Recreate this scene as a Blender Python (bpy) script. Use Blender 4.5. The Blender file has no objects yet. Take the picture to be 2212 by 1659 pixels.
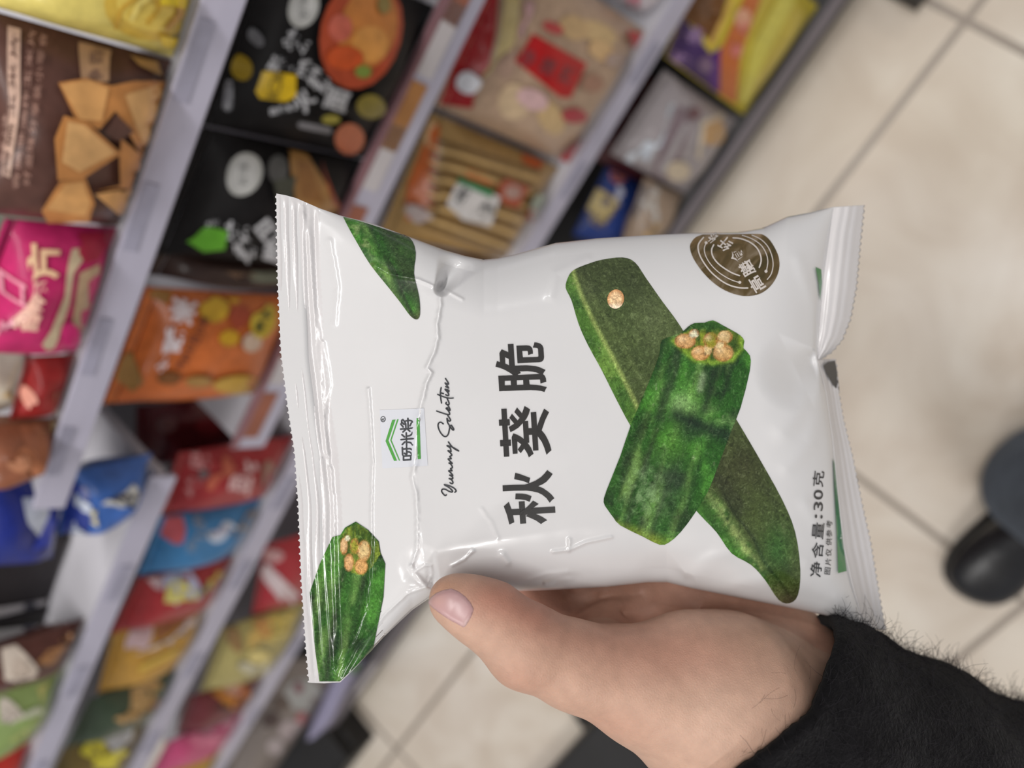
import bpy, bmesh, math, random
import numpy as np
from mathutils import Vector, Matrix, noise as mnoise
from mathutils.geometry import delaunay_2d_cdt
random.seed(7); rng = np.random.default_rng(7)
scene = bpy.context.scene
col = scene.collection

# ------------------------------------------------------------------ camera
FW, FH, FPX = 2212.0, 1659.0, 1500.0
CX, CY = FW / 2, FH / 2
CAM_H = 1.2
def unit(v): return v / np.linalg.norm(v)
d1 = unit(np.array([-815 - CX, 3760 - CY, FPX]))          # along the shelves, to the left
d2 = np.array([-3016 - CX, -2573 - CY, FPX]); d2 = unit(d2); d2 = unit(d2 - d2.dot(d1) * d1)   # into the shelves
d3 = np.cross(d1, d2)                                      # down
RC = np.array([-d1, d2, -d3])                              # camera frame (right, down, forward) -> world
ORG = np.array([0.0, 0.0, CAM_H])
cam = bpy.data.cameras.new('camera'); camo = bpy.data.objects.new('camera', cam); col.objects.link(camo)
r_, dn_, fw_ = RC[:, 0], RC[:, 1], RC[:, 2]
M = Matrix([[r_[i], -dn_[i], -fw_[i], ORG[i]] for i in range(3)] + [[0, 0, 0, 1]])
camo.matrix_world = M
cam.sensor_fit = 'HORIZONTAL'; cam.sensor_width = 36.0; cam.lens = FPX / FW * 36.0
cam.clip_start = 0.01; cam.clip_end = 60
cam.dof.use_dof = True; cam.dof.focus_distance = 0.192; cam.dof.aperture_fstop = cam.lens / 4.0
scene.camera = camo

# ------------------------------------------------------------------ light
world = bpy.data.worlds.new('shop_light'); scene.world = world; world.use_nodes = True
bg = world.node_tree.nodes['Background']
bg.inputs[0].default_value = (0.86, 0.88, 0.92, 1); bg.inputs[1].default_value = 0.5
def area(name, loc, size, power, aim, colr=(1, 0.98, 0.96)):
    l = bpy.data.lights.new(name, 'AREA'); l.shape = 'RECTANGLE'; l.size, l.size_y = size
    l.energy = power; l.color = colr
    o = bpy.data.objects.new(name, l); col.objects.link(o); o.location = loc
    o.rotation_euler = (Vector(aim) - Vector(loc)).to_track_quat('-Z', 'Y').to_euler()
    return o
lamp = area('ceiling_light', (0.35, 0.19, 3.3), (1.8, 0.10), 62, (0.35, 0.19, 0))
lamp.rotation_euler = (0, 0, math.atan2(-0.62, -0.77))
area('ceiling_light', (-2.4, -0.45, 3.3), (1.2, 0.16), 46, (-1.8, -0.1, 0))
area('ceiling_light', (3.1, 0.55, 3.3), (1.2, 0.16), 27, (1.6, -0.3, 0))
area('ceiling_light', (-0.6, -2.4, 3.3), (1.6, 0.16), 52, (-0.5, -1.6, 0))
scene.view_settings.view_transform = 'Standard'; scene.view_settings.look = 'None'
scene.view_settings.gamma = 1.0; scene.view_settings.use_curve_mapping = False
scene.view_settings.exposure = -0.72
scene.cycles.max_bounces = 6

# ------------------------------------------------------------------ helpers
def ray(x, y): return RC @ np.array([(x - CX) / FPX, (y - CY) / FPX, 1.0])
def onY(x, y, Y, lean=0.0, z0=0.0):
    d = ray(x, y); n = np.array([0, 1.0, -lean]); t = (Y - lean * z0 - n.dot(ORG)) / n.dot(d)
    return ORG + t * d
def onZ(x, y, Z=0.0):
    d = ray(x, y); return ORG + (Z - CAM_H) / d[2] * d
def P(x, y, z):                                            # arrays: point at depth z
    x, y, z = np.broadcast_arrays(np.asarray(x, float), np.asarray(y, float), np.asarray(z, float))
    c = np.stack([(x - CX) / FPX * z, (y - CY) / FPX * z, z], -1)
    return c @ RC.T + ORG
def lin(c):
    c = np.asarray(c, float) / 255.0
    return np.where(c <= 0.04045, c / 12.92, ((c + 0.055) / 1.055) ** 2.4)
def rgb(r, g, b): return tuple(float(v) for v in lin((r, g, b))) + (1.0,)

def obj(name, verts, faces, mat=None, parent=None, smooth=True, mats=None, fm=None, cols=None, attrs=None):
    v = np.asarray(verts, float)
    if parent is not None:
        p, L = parent, np.zeros(3)
        while p is not None: L = L + np.array(p.location); p = p.parent
        v = v - L
    me = bpy.data.meshes.new(name)
    me.from_pydata(v.tolist(), [], faces if isinstance(faces, list) else faces.tolist())
    me.polygons.foreach_set('use_smooth', [smooth] * len(me.polygons))
    for m in (mats or ([mat] if mat else [])): me.materials.append(m)
    if fm is not None: me.polygons.foreach_set('material_index', [int(i) for i in fm])
    if cols is not None:
        a = me.color_attributes.new('Col', 'FLOAT_COLOR', 'POINT')
        c4 = np.ones((len(v), 4)); c4[:, :3] = cols; a.data.foreach_set('color', c4.ravel())
    for k, arr in (attrs or {}).items():
        a = me.attributes.new(k, 'FLOAT', 'POINT'); a.data.foreach_set('value', np.asarray(arr, float))
    me.update()
    o = bpy.data.objects.new(name, me); col.objects.link(o)
    if parent is not None: o.parent = parent
    return o
def empty(name, loc, label, cat, group=None):
    o = bpy.data.objects.new(name, None); col.objects.link(o); o.location = [float(c) for c in loc]
    o.empty_display_size = 0.02
    return tag(o, label, cat, group)
def tag(o, label=None, cat=None, group=None, kind=None):
    if label: o['label'] = label
    if cat: o['category'] = cat
    if group: o['group'] = group
    if kind: o['kind'] = kind
    return o
def grid_faces(n, m):
    i = np.arange(n - 1)[:, None] * m + np.arange(m - 1)[None, :]
    return np.stack([i, i + 1, i + m + 1, i + m], -1).reshape(-1, 4)
class MB:
    def __init__(s): s.v = []; s.f = []; s.m = []
    def add(s, v, f, m=0):
        b = len(s.v); s.v += [list(map(float, p)) for p in v]; s.f += [[b + int(i) for i in q] for q in f]; s.m += [m] * len(f)
    def box(s, lo, hi, m=0):
        x0, y0, z0 = lo; x1, y1, z1 = hi
        s.add([(x0,y0,z0),(x1,y0,z0),(x1,y1,z0),(x0,y1,z0),(x0,y0,z1),(x1,y0,z1),(x1,y1,z1),(x0,y1,z1)],
              [(0,3,2,1),(4,5,6,7),(0,1,5,4),(1,2,6,5),(2,3,7,6),(3,0,4,7)], m)
    def prism(s, prof, x0, x1, m=0):                        # profile of (y, z) swept along x
        n = len(prof)
        s.add([(x0, p[0], p[1]) for p in prof] + [(x1, p[0], p[1]) for p in prof],
              [(i, (i + 1) % n, n + (i + 1) % n, n + i) for i in range(n)] + [list(range(n))[::-1], list(range(n, 2 * n))], m)
    def tube(s, pts, rad, k=5, m=0):
        pts = [np.asarray(p, float) for p in pts]; n = len(pts)
        rad = rad if hasattr(rad, '__len__') else [rad] * n
        V = []; up = np.array([0.31, 0.57, 0.76])
        for i, p in enumerate(pts):
            t = unit(pts[min(i + 1, n - 1)] - pts[max(i - 1, 0)] + 1e-9); a = unit(np.cross(t, up)); b = np.cross(t, a)
            V += [p + rad[i] * (math.cos(2 * math.pi * j / k) * a + math.sin(2 * math.pi * j / k) * b) for j in range(k)]
        F = [(i * k + j, i * k + (j + 1) % k, (i + 1) * k + (j + 1) % k, (i + 1) * k + j) for i in range(n - 1) for j in range(k)]
        s.add(V, F + [list(range(k))[::-1], list(range((n - 1) * k, n * k))], m)
    def build(s, name, mat, parent=None, smooth=False, mats=None):
        return obj(name, s.v, s.f, mat, parent, smooth, mats, s.m if mats else None)
def bevel(o, w, seg=2):
    b = o.modifiers.new('bevel', 'BEVEL'); b.width = w; b.segments = seg; b.limit_method = 'ANGLE'
    return o

# ------------------------------------------------------------------ materials
_mc = {}
def material(name, color, rough=0.5, metal=0.0, spec=0.5, coat=0.0, noise_amt=0.0, noise_scale=20.0, bump=0.0,
             bump_scale=60.0, bump_dist=0.001, attr=False, sss=0.0, sheen=0.0, alpha=1.0, coat_rough=0.06):
    if name in _mc: return _mc[name]
    m = bpy.data.materials.new(name); m.use_nodes = True; nt = m.node_tree; N = nt.nodes; L = nt.links
    b = N['Principled BSDF']
    b.inputs['Roughness'].default_value = rough; b.inputs['Metallic'].default_value = metal
    b.inputs['Specular IOR Level'].default_value = spec; b.inputs['Coat Weight'].default_value = coat
    b.inputs['Coat Roughness'].default_value = coat_rough
    b.inputs['Sheen Weight'].default_value = sheen; b.inputs['Alpha'].default_value = alpha
    if sss:
        b.inputs['Subsurface Weight'].default_value = sss; b.inputs['Subsurface Scale'].default_value = 0.003
        b.inputs['Subsurface Radius'].default_value = (1.0, 0.35, 0.2)
    tc = N.new('ShaderNodeTexCoord')
    src = None
    if attr:
        a = N.new('ShaderNodeVertexColor'); a.layer_name = 'Col'; src = a.outputs['Color']
    else:
        r = N.new('ShaderNodeRGB'); r.outputs[0].default_value = color; src = r.outputs[0]
    if noise_amt:
        n = N.new('ShaderNodeTexNoise'); n.inputs['Scale'].default_value = noise_scale; n.inputs['Detail'].default_value = 5
        L.new(tc.outputs['Object'], n.inputs['Vector'])
        mr = N.new('ShaderNodeMapRange'); mr.inputs['From Min'].default_value = 0.3; mr.inputs['From Max'].default_value = 0.7
        mr.inputs['To Min'].default_value = 1 - noise_amt; mr.inputs['To Max'].default_value = 1 + noise_amt
        L.new(n.outputs['Fac'], mr.inputs['Value'])
        mx = N.new('ShaderNodeMix'); mx.data_type = 'RGBA'; mx.blend_type = 'MULTIPLY'; mx.inputs['Factor'].default_value = 1
        L.new(src, mx.inputs[6]); L.new(mr.outputs['Result'], mx.inputs[7]); src = mx.outputs[2]
    L.new(src, b.inputs['Base Color'])
    if bump:
        n = N.new('ShaderNodeTexNoise'); n.inputs['Scale'].default_value = bump_scale; n.inputs['Detail'].default_value = 6
        L.new(tc.outputs['Object'], n.inputs['Vector'])
        bp = N.new('ShaderNodeBump'); bp.inputs['Strength'].default_value = bump; bp.inputs['Distance'].default_value = bump_dist
        L.new(n.outputs['Fac'], bp.inputs['Height']); L.new(bp.outputs['Normal'], b.inputs['Normal'])
    _mc[name] = m
    return m
def film(r, g, b, rough=0.3):                              # printed plastic film of one colour
    return material('film_%d_%d_%d' % (r, g, b), rgb(r, g, b), rough if max(r, g, b) > 60 else 0.5, 0, 0.3 if max(r, g, b) > 60 else 0.15, 0.04 if max(r, g, b) > 60 else 0, 0.15, 120, 0.15, 45, 0.002)

M_WHITE = material('white_enamel', rgb(205, 203, 210), 0.35, noise_amt=0.03, noise_scale=8)
M_RAIL = material('price_rail_plastic', rgb(178, 175, 192), 0.28, spec=0.5, coat=0.2, noise_amt=0.06, noise_scale=14)
M_DARK = material('dark_metal', rgb(46, 45, 46), 0.6, noise_amt=0.15, noise_scale=12)
M_BACK = material('grey_back_panel', rgb(62, 60, 62), 0.7, noise_amt=0.1, noise_scale=10)
M_BLACK = material('black_plastic', rgb(20, 18, 19), 0.55, noise_amt=0.15, noise_scale=18, bump=0.1, bump_scale=80)

# ------------------------------------------------------------------ the setting: floor
def floor_material():
    m = bpy.data.materials.new('beige_floor_tiles'); m.use_nodes = True; N = m.node_tree.nodes; L = m.node_tree.links
    b = N['Principled BSDF']; b.inputs['Roughness'].default_value = 0.38; b.inputs['Specular IOR Level'].default_value = 0.4
    g = N.new('ShaderNodeNewGeometry'); sp = N.new('ShaderNodeSeparateXYZ'); L.new(g.outputs['Position'], sp.inputs[0])
    def mth(op, a, c=None):
        n = N.new('ShaderNodeMath'); n.operation = op
        for i, v in enumerate((a, c)):
            if v is None: continue
            if isinstance(v, (int, float)): n.inputs[i].default_value = v
            else: L.new(v, n.inputs[i])
        return n.outputs[0]
    T, G = 0.595, 0.0052
    def line(s, off):
        f = mth('FRACT', mth('DIVIDE', mth('ADD', s, 100 * T - off + T / 2), T))
        return mth('LESS_THAN', mth('MULTIPLY', mth('ABSOLUTE', mth('SUBTRACT', f, 0.5)), T), G)
    grout = mth('MAXIMUM', line(sp.outputs[0], -0.272), line(sp.outputs[1], 0.104))
    def nz(scale, detail, dist=0.6):
        n = N.new('ShaderNodeTexNoise'); n.inputs['Scale'].default_value = scale; n.inputs['Detail'].default_value = detail
        n.inputs['Distortion'].default_value = dist; L.new(g.outputs['Position'], n.inputs['Vector']); return n.outputs['Fac']
    cr = N.new('ShaderNodeValToRGB'); e = cr.color_ramp.elements
    e[0].position = 0.3; e[0].color = rgb(204, 190, 174); e[1].position = 0.72; e[1].color = rgb(228, 220, 208)
    k = e.new(0.5); k.color = rgb(217, 206, 192)
    L.new(nz(5.5, 7, 1.2), cr.inputs[0])
    cr2 = N.new('ShaderNodeValToRGB'); cr2.color_ramp.elements[0].color = (0.9, 0.87, 0.82, 1); cr2.color_ramp.elements[1].color = (1.04, 1.05, 1.08, 1)
    cr2.color_ramp.elements[0].position = 0.35; cr2.color_ramp.elements[1].position = 0.65
    L.new(nz(2.1, 3), cr2.inputs[0])
    mx = N.new('ShaderNodeMix'); mx.data_type = 'RGBA'; mx.blend_type = 'MULTIPLY'; mx.inputs['Factor'].default_value = 1
    L.new(cr.outputs[0], mx.inputs[6]); L.new(cr2.outputs[0], mx.inputs[7])
    mg = N.new('ShaderNodeMix'); mg.data_type = 'RGBA'; L.new(grout, mg.inputs['Factor'])
    L.new(mx.outputs[2], mg.inputs[6]); mg.inputs[7].default_value = rgb(150, 138, 126)
    L.new(mg.outputs[2], b.inputs['Base Color'])
    bp = N.new('ShaderNodeBump'); bp.inputs['Strength'].default_value = 0.3; bp.inputs['Distance'].default_value = 0.002
    L.new(mth('SUBTRACT', 1.0, grout), bp.inputs['Height']); L.new(bp.outputs['Normal'], b.inputs['Normal'])
    return m
fl = MB(); fl.box((-4.5, -4.0, -0.05), (3.0, 3.0, 0.0))
ce = MB(); ce.box((-4.5, -4.0, 3.4), (3.0, 3.0, 3.45)); tag(ce.build('ceiling', material('white_ceiling', rgb(236, 236, 234), 0.8, noise_amt=0.02, noise_scale=3)), 'white shop ceiling above the aisle', kind='structure')
tag(fl.build('floor', floor_material()), 'beige marbled floor of large square tiles with grey grout', kind='structure')

# ------------------------------------------------------------------ shelving
XB, XR, XL = -0.437, 0.57, -1.42                          # bay boundary, right end, left end
YF, YF3, YB, YBACK = 0.32, 0.30, 0.234, 0.70
# rail bottom heights: right bay L1..L3, left bay R1..R3, deck for both
Z1, Z2, Z3 = 0.914, 0.723, 0.420
ZR1, ZR2, ZR3 = 0.818, 0.629, 0.399
ZD = 0.100
unit_root = empty('shelving_unit', ((XL + XR) / 2, YBACK, 0), 'white and grey shop shelving frame with dark back panel behind the snacks', 'shelving')
b = MB(); b.box((XL, YBACK, 0.06), (XR, YBACK + 0.02, 1.7)); b.build('back_panel', M_BACK, unit_root)
for x in (XL, XB, XR):
    b = MB(); b.box((x - 0.015, YBACK - 0.03, 0), (x + 0.015, YBACK, 1.7)); b.build('upright', M_WHITE, unit_root)

M_TAGW = material('white_paper_tag', rgb(196, 190, 192), 0.5, noise_amt=0.05, noise_scale=40)
M_TAGG = material('grey_paper_tag', rgb(152, 150, 168), 0.5, noise_amt=0.1, noise_scale=40)
M_TAGB = material('brown_paper_tag', rgb(150, 92, 72), 0.5, noise_amt=0.1, noise_scale=40)
M_TAGO = material('tan_paper_tag', rgb(172, 118, 66), 0.5, noise_amt=0.1, noise_scale=40)
SHELF_TOP = {}
def shelf(x0, x1, yf, zb, h, label, tags, lip=None, railmat=M_RAIL, edge=None, boardmat=M_WHITE):
    root = empty('shelf', ((x0 + x1) / 2, yf, 0 if boardmat is M_DARK else zb), label, 'shelf', 'steel shelves of the snack display')
    if boardmat is M_DARK:
        b = MB(); b.box((x0, yf + 0.05, 0), (x1, YBACK - 0.035, 0.08)); b.build('kick_plate', M_DARK, root)
        b = MB(); b.box((x0, yf + 0.002, zb - 0.032), (x1, YBACK - 0.04, zb + 0.002)); b.build('dark_strip', M_DARK, root)  # dark strip set flush beneath the deck rail
    top = zb + h - 0.006; SHELF_TOP[label] = top
    b = MB(); b.box((x0, yf + 0.009, zb + 0.004), (x1, YBACK - 0.03, top)); bevel(b.build('board', boardmat, root), 0.002)
    b = MB()
    b.prism([(yf, zb), (yf + 0.006, zb), (yf + 0.009, zb + h * 0.5), (yf + 0.0105, zb + h), (yf + 0.008, zb + h + 0.001), (yf + 0.004, zb + h * 0.55)], x0, x1)
    r = bevel(b.build('price_rail', railmat, root), 0.0012)
    if edge:
        b = MB(); b.prism([(yf + 0.007, zb + h), (yf + 0.013, zb + h), (yf + 0.013, zb + h + 0.004), (yf + 0.008, zb + h + 0.004)], x0, x1)
        b.build('edge_strip', edge, root)['label'] = 'thin coloured strip along the shelf edge'
    for (ta, tb, tm, f0, f1) in tags:
        b = MB()
        def pt(x, f):
            if f < 0.55: yy = yf + 0.004 * f / 0.55
            else: yy = yf + 0.004 + 0.004 * (f - 0.55) / 0.45
            return (x, yy - 0.0012, zb + h * f)
        b.add([pt(ta, f0), pt(tb, f0), pt(tb, (f0 + f1) / 2), pt(ta, (f0 + f1) / 2), pt(tb, f1), pt(ta, f1)], [(0, 1, 2, 3), (3, 2, 4, 5)])
        o = b.build('price_tag', tm, r)
        s = o.modifiers.new('s', 'SOLIDIFY'); s.thickness = 0.0006; s.offset = -1
def tagrun(xs, w, mts, f0=0.2, f1=0.85): return [(x, x + w, mts[i % len(mts)], f0, f1) for i, x in enumerate(xs)]
LB1, LB2, LB3 = ('upper shelf under the brown chip bag with grey price tags', 'second shelf under the black bags with white and brown price tags',
                 'third shelf from the top under the red and the noodle packs')
LA1, LA2, LA3 = ('topmost shelf of the left section holding the green bag', 'second shelf of the left section holding the blue and red bags',
                 'third shelf of the left section holding the pasta and pink bags')
shelf(XB + 0.002, XR, YF, Z1, 0.0185, LB1, tagrun([-0.40, -0.31, -0.215, -0.12, -0.03, 0.06], 0.045, [M_TAGG], 0.6, 0.95))
shelf(XB + 0.002, XR, YF, Z2, 0.028, LB2, tagrun([-0.42, -0.355, -0.325, -0.26, -0.225, -0.155, -0.12, -0.06, -0.02, 0.05], 0.055, [M_TAGB, M_TAGW, M_TAGO, M_TAGW], 0.5, 0.99),
      edge=material('red_edge_strip', rgb(142, 104, 110), 0.4))
shelf(XB + 0.002, XR, YF3, Z3, 0.025, LB3, tagrun([-0.25, -0.12, 0.02, 0.15], 0.045, [M_TAGG], 0.3, 0.8))
shelf(XL, XB - 0.002, YF, ZR1, 0.020, LA1, tagrun([-0.60, -0.75, -0.92, -1.1], 0.05, [M_TAGG], 0.3, 0.8))
shelf(XL, XB - 0.002, YF, ZR2, 0.025, LA2, tagrun([-0.56, -0.70, -0.88, -1.06, -1.2], 0.05, [M_TAGG], 0.3, 0.8))
shelf(XL, XB - 0.002, YF3, ZR3, 0.024, LA3, tagrun([-0.6, -0.8, -1.0, -1.2], 0.05, [M_TAGG], 0.3, 0.8))
M_RAILD = material('dark_grey_rail', rgb(112, 106, 114), 0.4, noise_amt=0.1, noise_scale=10)  # darker grey than the other price rails
LDK = 'lowest shelf deck just above the floor with a plain grey front'
shelf(XL, XR, YB, ZD + 0.012, 0.030, LDK, tagrun([-1.28], 0.10, [M_TAGW], 0.2, 0.8), railmat=M_RAILD, boardmat=M_DARK)
TA, TB, TC, TD = SHELF_TOP[LB1], SHELF_TOP[LB2], SHELF_TOP[LB3], SHELF_TOP[LDK]
TRA, TRB, TRC = SHELF_TOP[LA1], SHELF_TOP[LA2], SHELF_TOP[LA3]

# ------------------------------------------------------------------ lettering
_gc = {}
def glyph(ch, bold=0.0):
    k = (ch, bold)
    if k in _gc: return _gc[k]
    cu = bpy.data.curves.new('t', 'FONT'); cu.body = ch; cu.offset = bold; cu.resolution_u = 4
    o = bpy.data.objects.new('t', cu); col.objects.link(o)
    dg = bpy.context.evaluated_depsgraph_get(); me = o.evaluated_get(dg).to_mesh()
    v = np.array([list(p.co) for p in me.vertices]).reshape(-1, 3)[:, :2]
    f = [list(p.vertices) for p in me.polygons]
    o.evaluated_get(dg).to_mesh_clear(); bpy.data.objects.remove(o); bpy.data.curves.remove(cu)
    if len(v):
        lo, hi = v.min(0), v.max(0); v = (v - lo) / np.maximum(hi - lo, 1e-6)
    _gc[k] = (v, f)
    return _gc[k]
def finer(V, F, L):
    """cut a flat polygon set into triangles with edges no longer than L"""
    bm = bmesh.new(); vs = [bm.verts.new((float(p[0]), float(p[1]), 0)) for p in V]
    for f in F:
        try: bm.faces.new([vs[i] for i in f])
        except ValueError: pass
    for _ in range(5):
        bmesh.ops.triangulate(bm, faces=bm.faces[:]); e = [x for x in bm.edges if x.calc_length() > L]
        if not e: break
        bmesh.ops.subdivide_edges(bm, edges=e, cuts=1)
    bmesh.ops.triangulate(bm, faces=bm.faces[:]); bm.verts.index_update()
    V2 = np.array([[v.co.x, v.co.y] for v in bm.verts]); F2 = [[v.index for v in f.verts] for f in bm.faces]; bm.free()
    return V2, F2
def inside(poly, pts):
    poly = np.asarray(poly, float); x, y = pts[:, 0], pts[:, 1]; r = np.zeros(len(pts), bool); n = len(poly)
    for i in range(n):
        x1, y1 = poly[i]; x2, y2 = poly[(i + 1) % n]
        c = ((y1 > y) != (y2 > y)) & (x < (x2 - x1) * (y - y1) / (y2 - y1 + 1e-12) + x1); r ^= c
    return r
def fill(poly, sp):
    """triangulated polygon with inner points about sp apart -> (verts Nx2, faces)"""
    poly = np.asarray(poly, float); out = []
    for i in range(len(poly)):
        a, c = poly[i], poly[(i + 1) % len(poly)]; k = max(1, int(round(np.linalg.norm(c - a) / sp)))
        out += [a + (c - a) * j / k for j in range(k)]
    out = np.array(out); lo, hi = out.min(0), out.max(0)
    gx, gy = np.meshgrid(np.arange(lo[0] + sp / 2, hi[0], sp), np.arange(lo[1] + sp / 2, hi[1], sp)); g = np.stack([gx.ravel(), gy.ravel()], -1)
    if len(g):
        g = g[inside(out, g)]
        if len(g):
            dmin = np.min(np.linalg.norm(g[:, None, :] - out[None, ::1, :], axis=2), axis=1) if len(g) * len(out) < 4e7 else np.full(len(g), 9e9)
            g = g[dmin > sp * 0.45]
    allp = np.concatenate([out, g]) if len(g) else out
    res = delaunay_2d_cdt([Vector(p) for p in allp.tolist()], [], [list(range(len(out)))], 1, 1e-6)
    V = np.array([[p.x, p.y] for p in res[0]]); F = [list(f) for f in res[2]]
    return V, F
def stroke(pts, w, closed=False):
    """ribbon polygons along a polyline, with round joints"""
    pts = [np.asarray(p, float) for p in pts]
    if closed: pts = pts + [pts[0]]
    V, F = [], []
    for a, c in zip(pts[:-1], pts[1:]):
        d = c - a; L = np.linalg.norm(d)
        if L < 1e-6: continue
        n = np.array([-d[1], d[0]]) / L * w / 2; k = len(V); V += [a - n, c - n, c + n, a + n]; F.append([k, k + 1, k + 2, k + 3])
    for p in pts:
        k = len(V); V += [p + w / 2 * np.array([math.cos(t), math.sin(t)]) for t in np.linspace(0, 2 * math.pi, 8, endpoint=False)]; F.append(list(range(k, k + 8)))
    return np.array(V), F
def smooth_line(pts, k=4):
    pts = [np.asarray(p, float) for p in pts]; out = []
    q = [pts[0]] + pts + [pts[-1]]
    for i in range(1, len(q) - 2):
        for j in range(k):
            t = j / k; p0, p1, p2, p3 = q[i - 1], q[i], q[i + 1], q[i + 2]
            out.append(0.5 * ((2 * p1) + (-p0 + p2) * t + (2 * p0 - 5 * p1 + 4 * p2 - p3) * t * t + (-p0 + 3 * p1 - 3 * p2 + p3) * t ** 3))
    return out + [pts[-1]]
def ellipse(cx, cy, rx, ry, n=20, rot=0.0):
    t = np.linspace(0, 2 * math.pi, n, endpoint=False); c, s = math.cos(rot), math.sin(rot)
    x, y = rx * np.cos(t), ry * np.sin(t)
    return np.stack([cx + c * x - s * y, cy + s * x + c * y], -1)

# ------------------------------------------------------------------ packs on the shelves
def char_px(ch, c, w, h, d=(0.0, -1.0), bold=0.0):
    """glyph as a px polygon set: centre c, size w x h, reading direction d (image up by default)"""
    v, f = glyph(ch, bold)
    d = unit(np.asarray(d, float)); up = np.array([d[1], -d[0]])
    return np.asarray(c, float) + np.outer((v[:, 0] - 0.5) * w, d) + np.outer((v[:, 1] - 0.5) * h, up), f
def text_px(s, a, e, h, w=None, bold=0.0):
    """characters spread along the line a -> e"""
    a, e = np.asarray(a, float), np.asarray(e, float); n = len(s); out = []
    step = np.linalg.norm(e - a) / max(1, n - 1) if n > 1 else h
    for i, ch in enumerate(s):
        if ch == ' ': continue
        c = a + (e - a) * (i / (n - 1) if n > 1 else 0)
        ww = (w or step * 0.85) * (0.7 if ch.isascii() else 1)
        out.append(char_px(ch, c, ww, h, e - a, bold))
    return out
PACKS = []
QUEUE = []
def pack(name, label, cat, group, row, quad, thick, body, art=(), lean=0.12, dy=0.0, **kw):
    QUEUE.append(dict(name=name, label=label, cat=cat, group=group, row=row, quad=quad, thick=thick, body=body, art=art, lean=lean, dy=dy, **kw))
def place_packs():
    """stand every pack on its shelf, square it up and keep neighbours clear of each other"""
    for d in QUEUE:
        yf, zs, ztop = d['row']; Y0 = yf + d['dy']; q = np.array([onY(x, y, Y0, d['lean'], zs) for x, y in d['quad']])
        if not d.get('hang'):
            for i in (2, 3): q[i, 2] = zs + 0.002; q[i, 1] = Y0 + d['lean'] * 0.002
            for i, k in ((0, 3), (1, 2)):
                q[i, 2] = max(q[i, 2], zs + 0.03)
                if q[i, 2] > ztop: q[i] = q[k] + (q[i] - q[k]) * (ztop - q[k, 2]) / (q[i, 2] - q[k, 2])
            for i, k in ((0, 3), (1, 2)): m = (q[i, 0] + q[k, 0]) / 2; q[i, 0] = q[i, 0] * 0.25 + m * 0.75; q[k, 0] = q[k, 0] * 0.25 + m * 0.75
        d['q'] = q
    for i, a in enumerate(QUEUE):
        for c in QUEUE[i + 1:]:
            if a['row'] != c['row'] or abs(a['dy'] - c['dy']) > 0.03 or a.get('hang') or c.get('hang'): continue
            l, r = (a, c) if a['q'][:, 0].mean() < c['q'][:, 0].mean() else (c, a)
            for il, ir in ((1, 0), (2, 3)):
                o = l['q'][il, 0] - r['q'][ir, 0]
                if o > -0.002: mid = (l['q'][il, 0] + r['q'][ir, 0]) / 2; l['q'][il, 0] = mid - 0.001; r['q'][ir, 0] = mid + 0.001
    for d in QUEUE: build_pack(**d)
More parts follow.
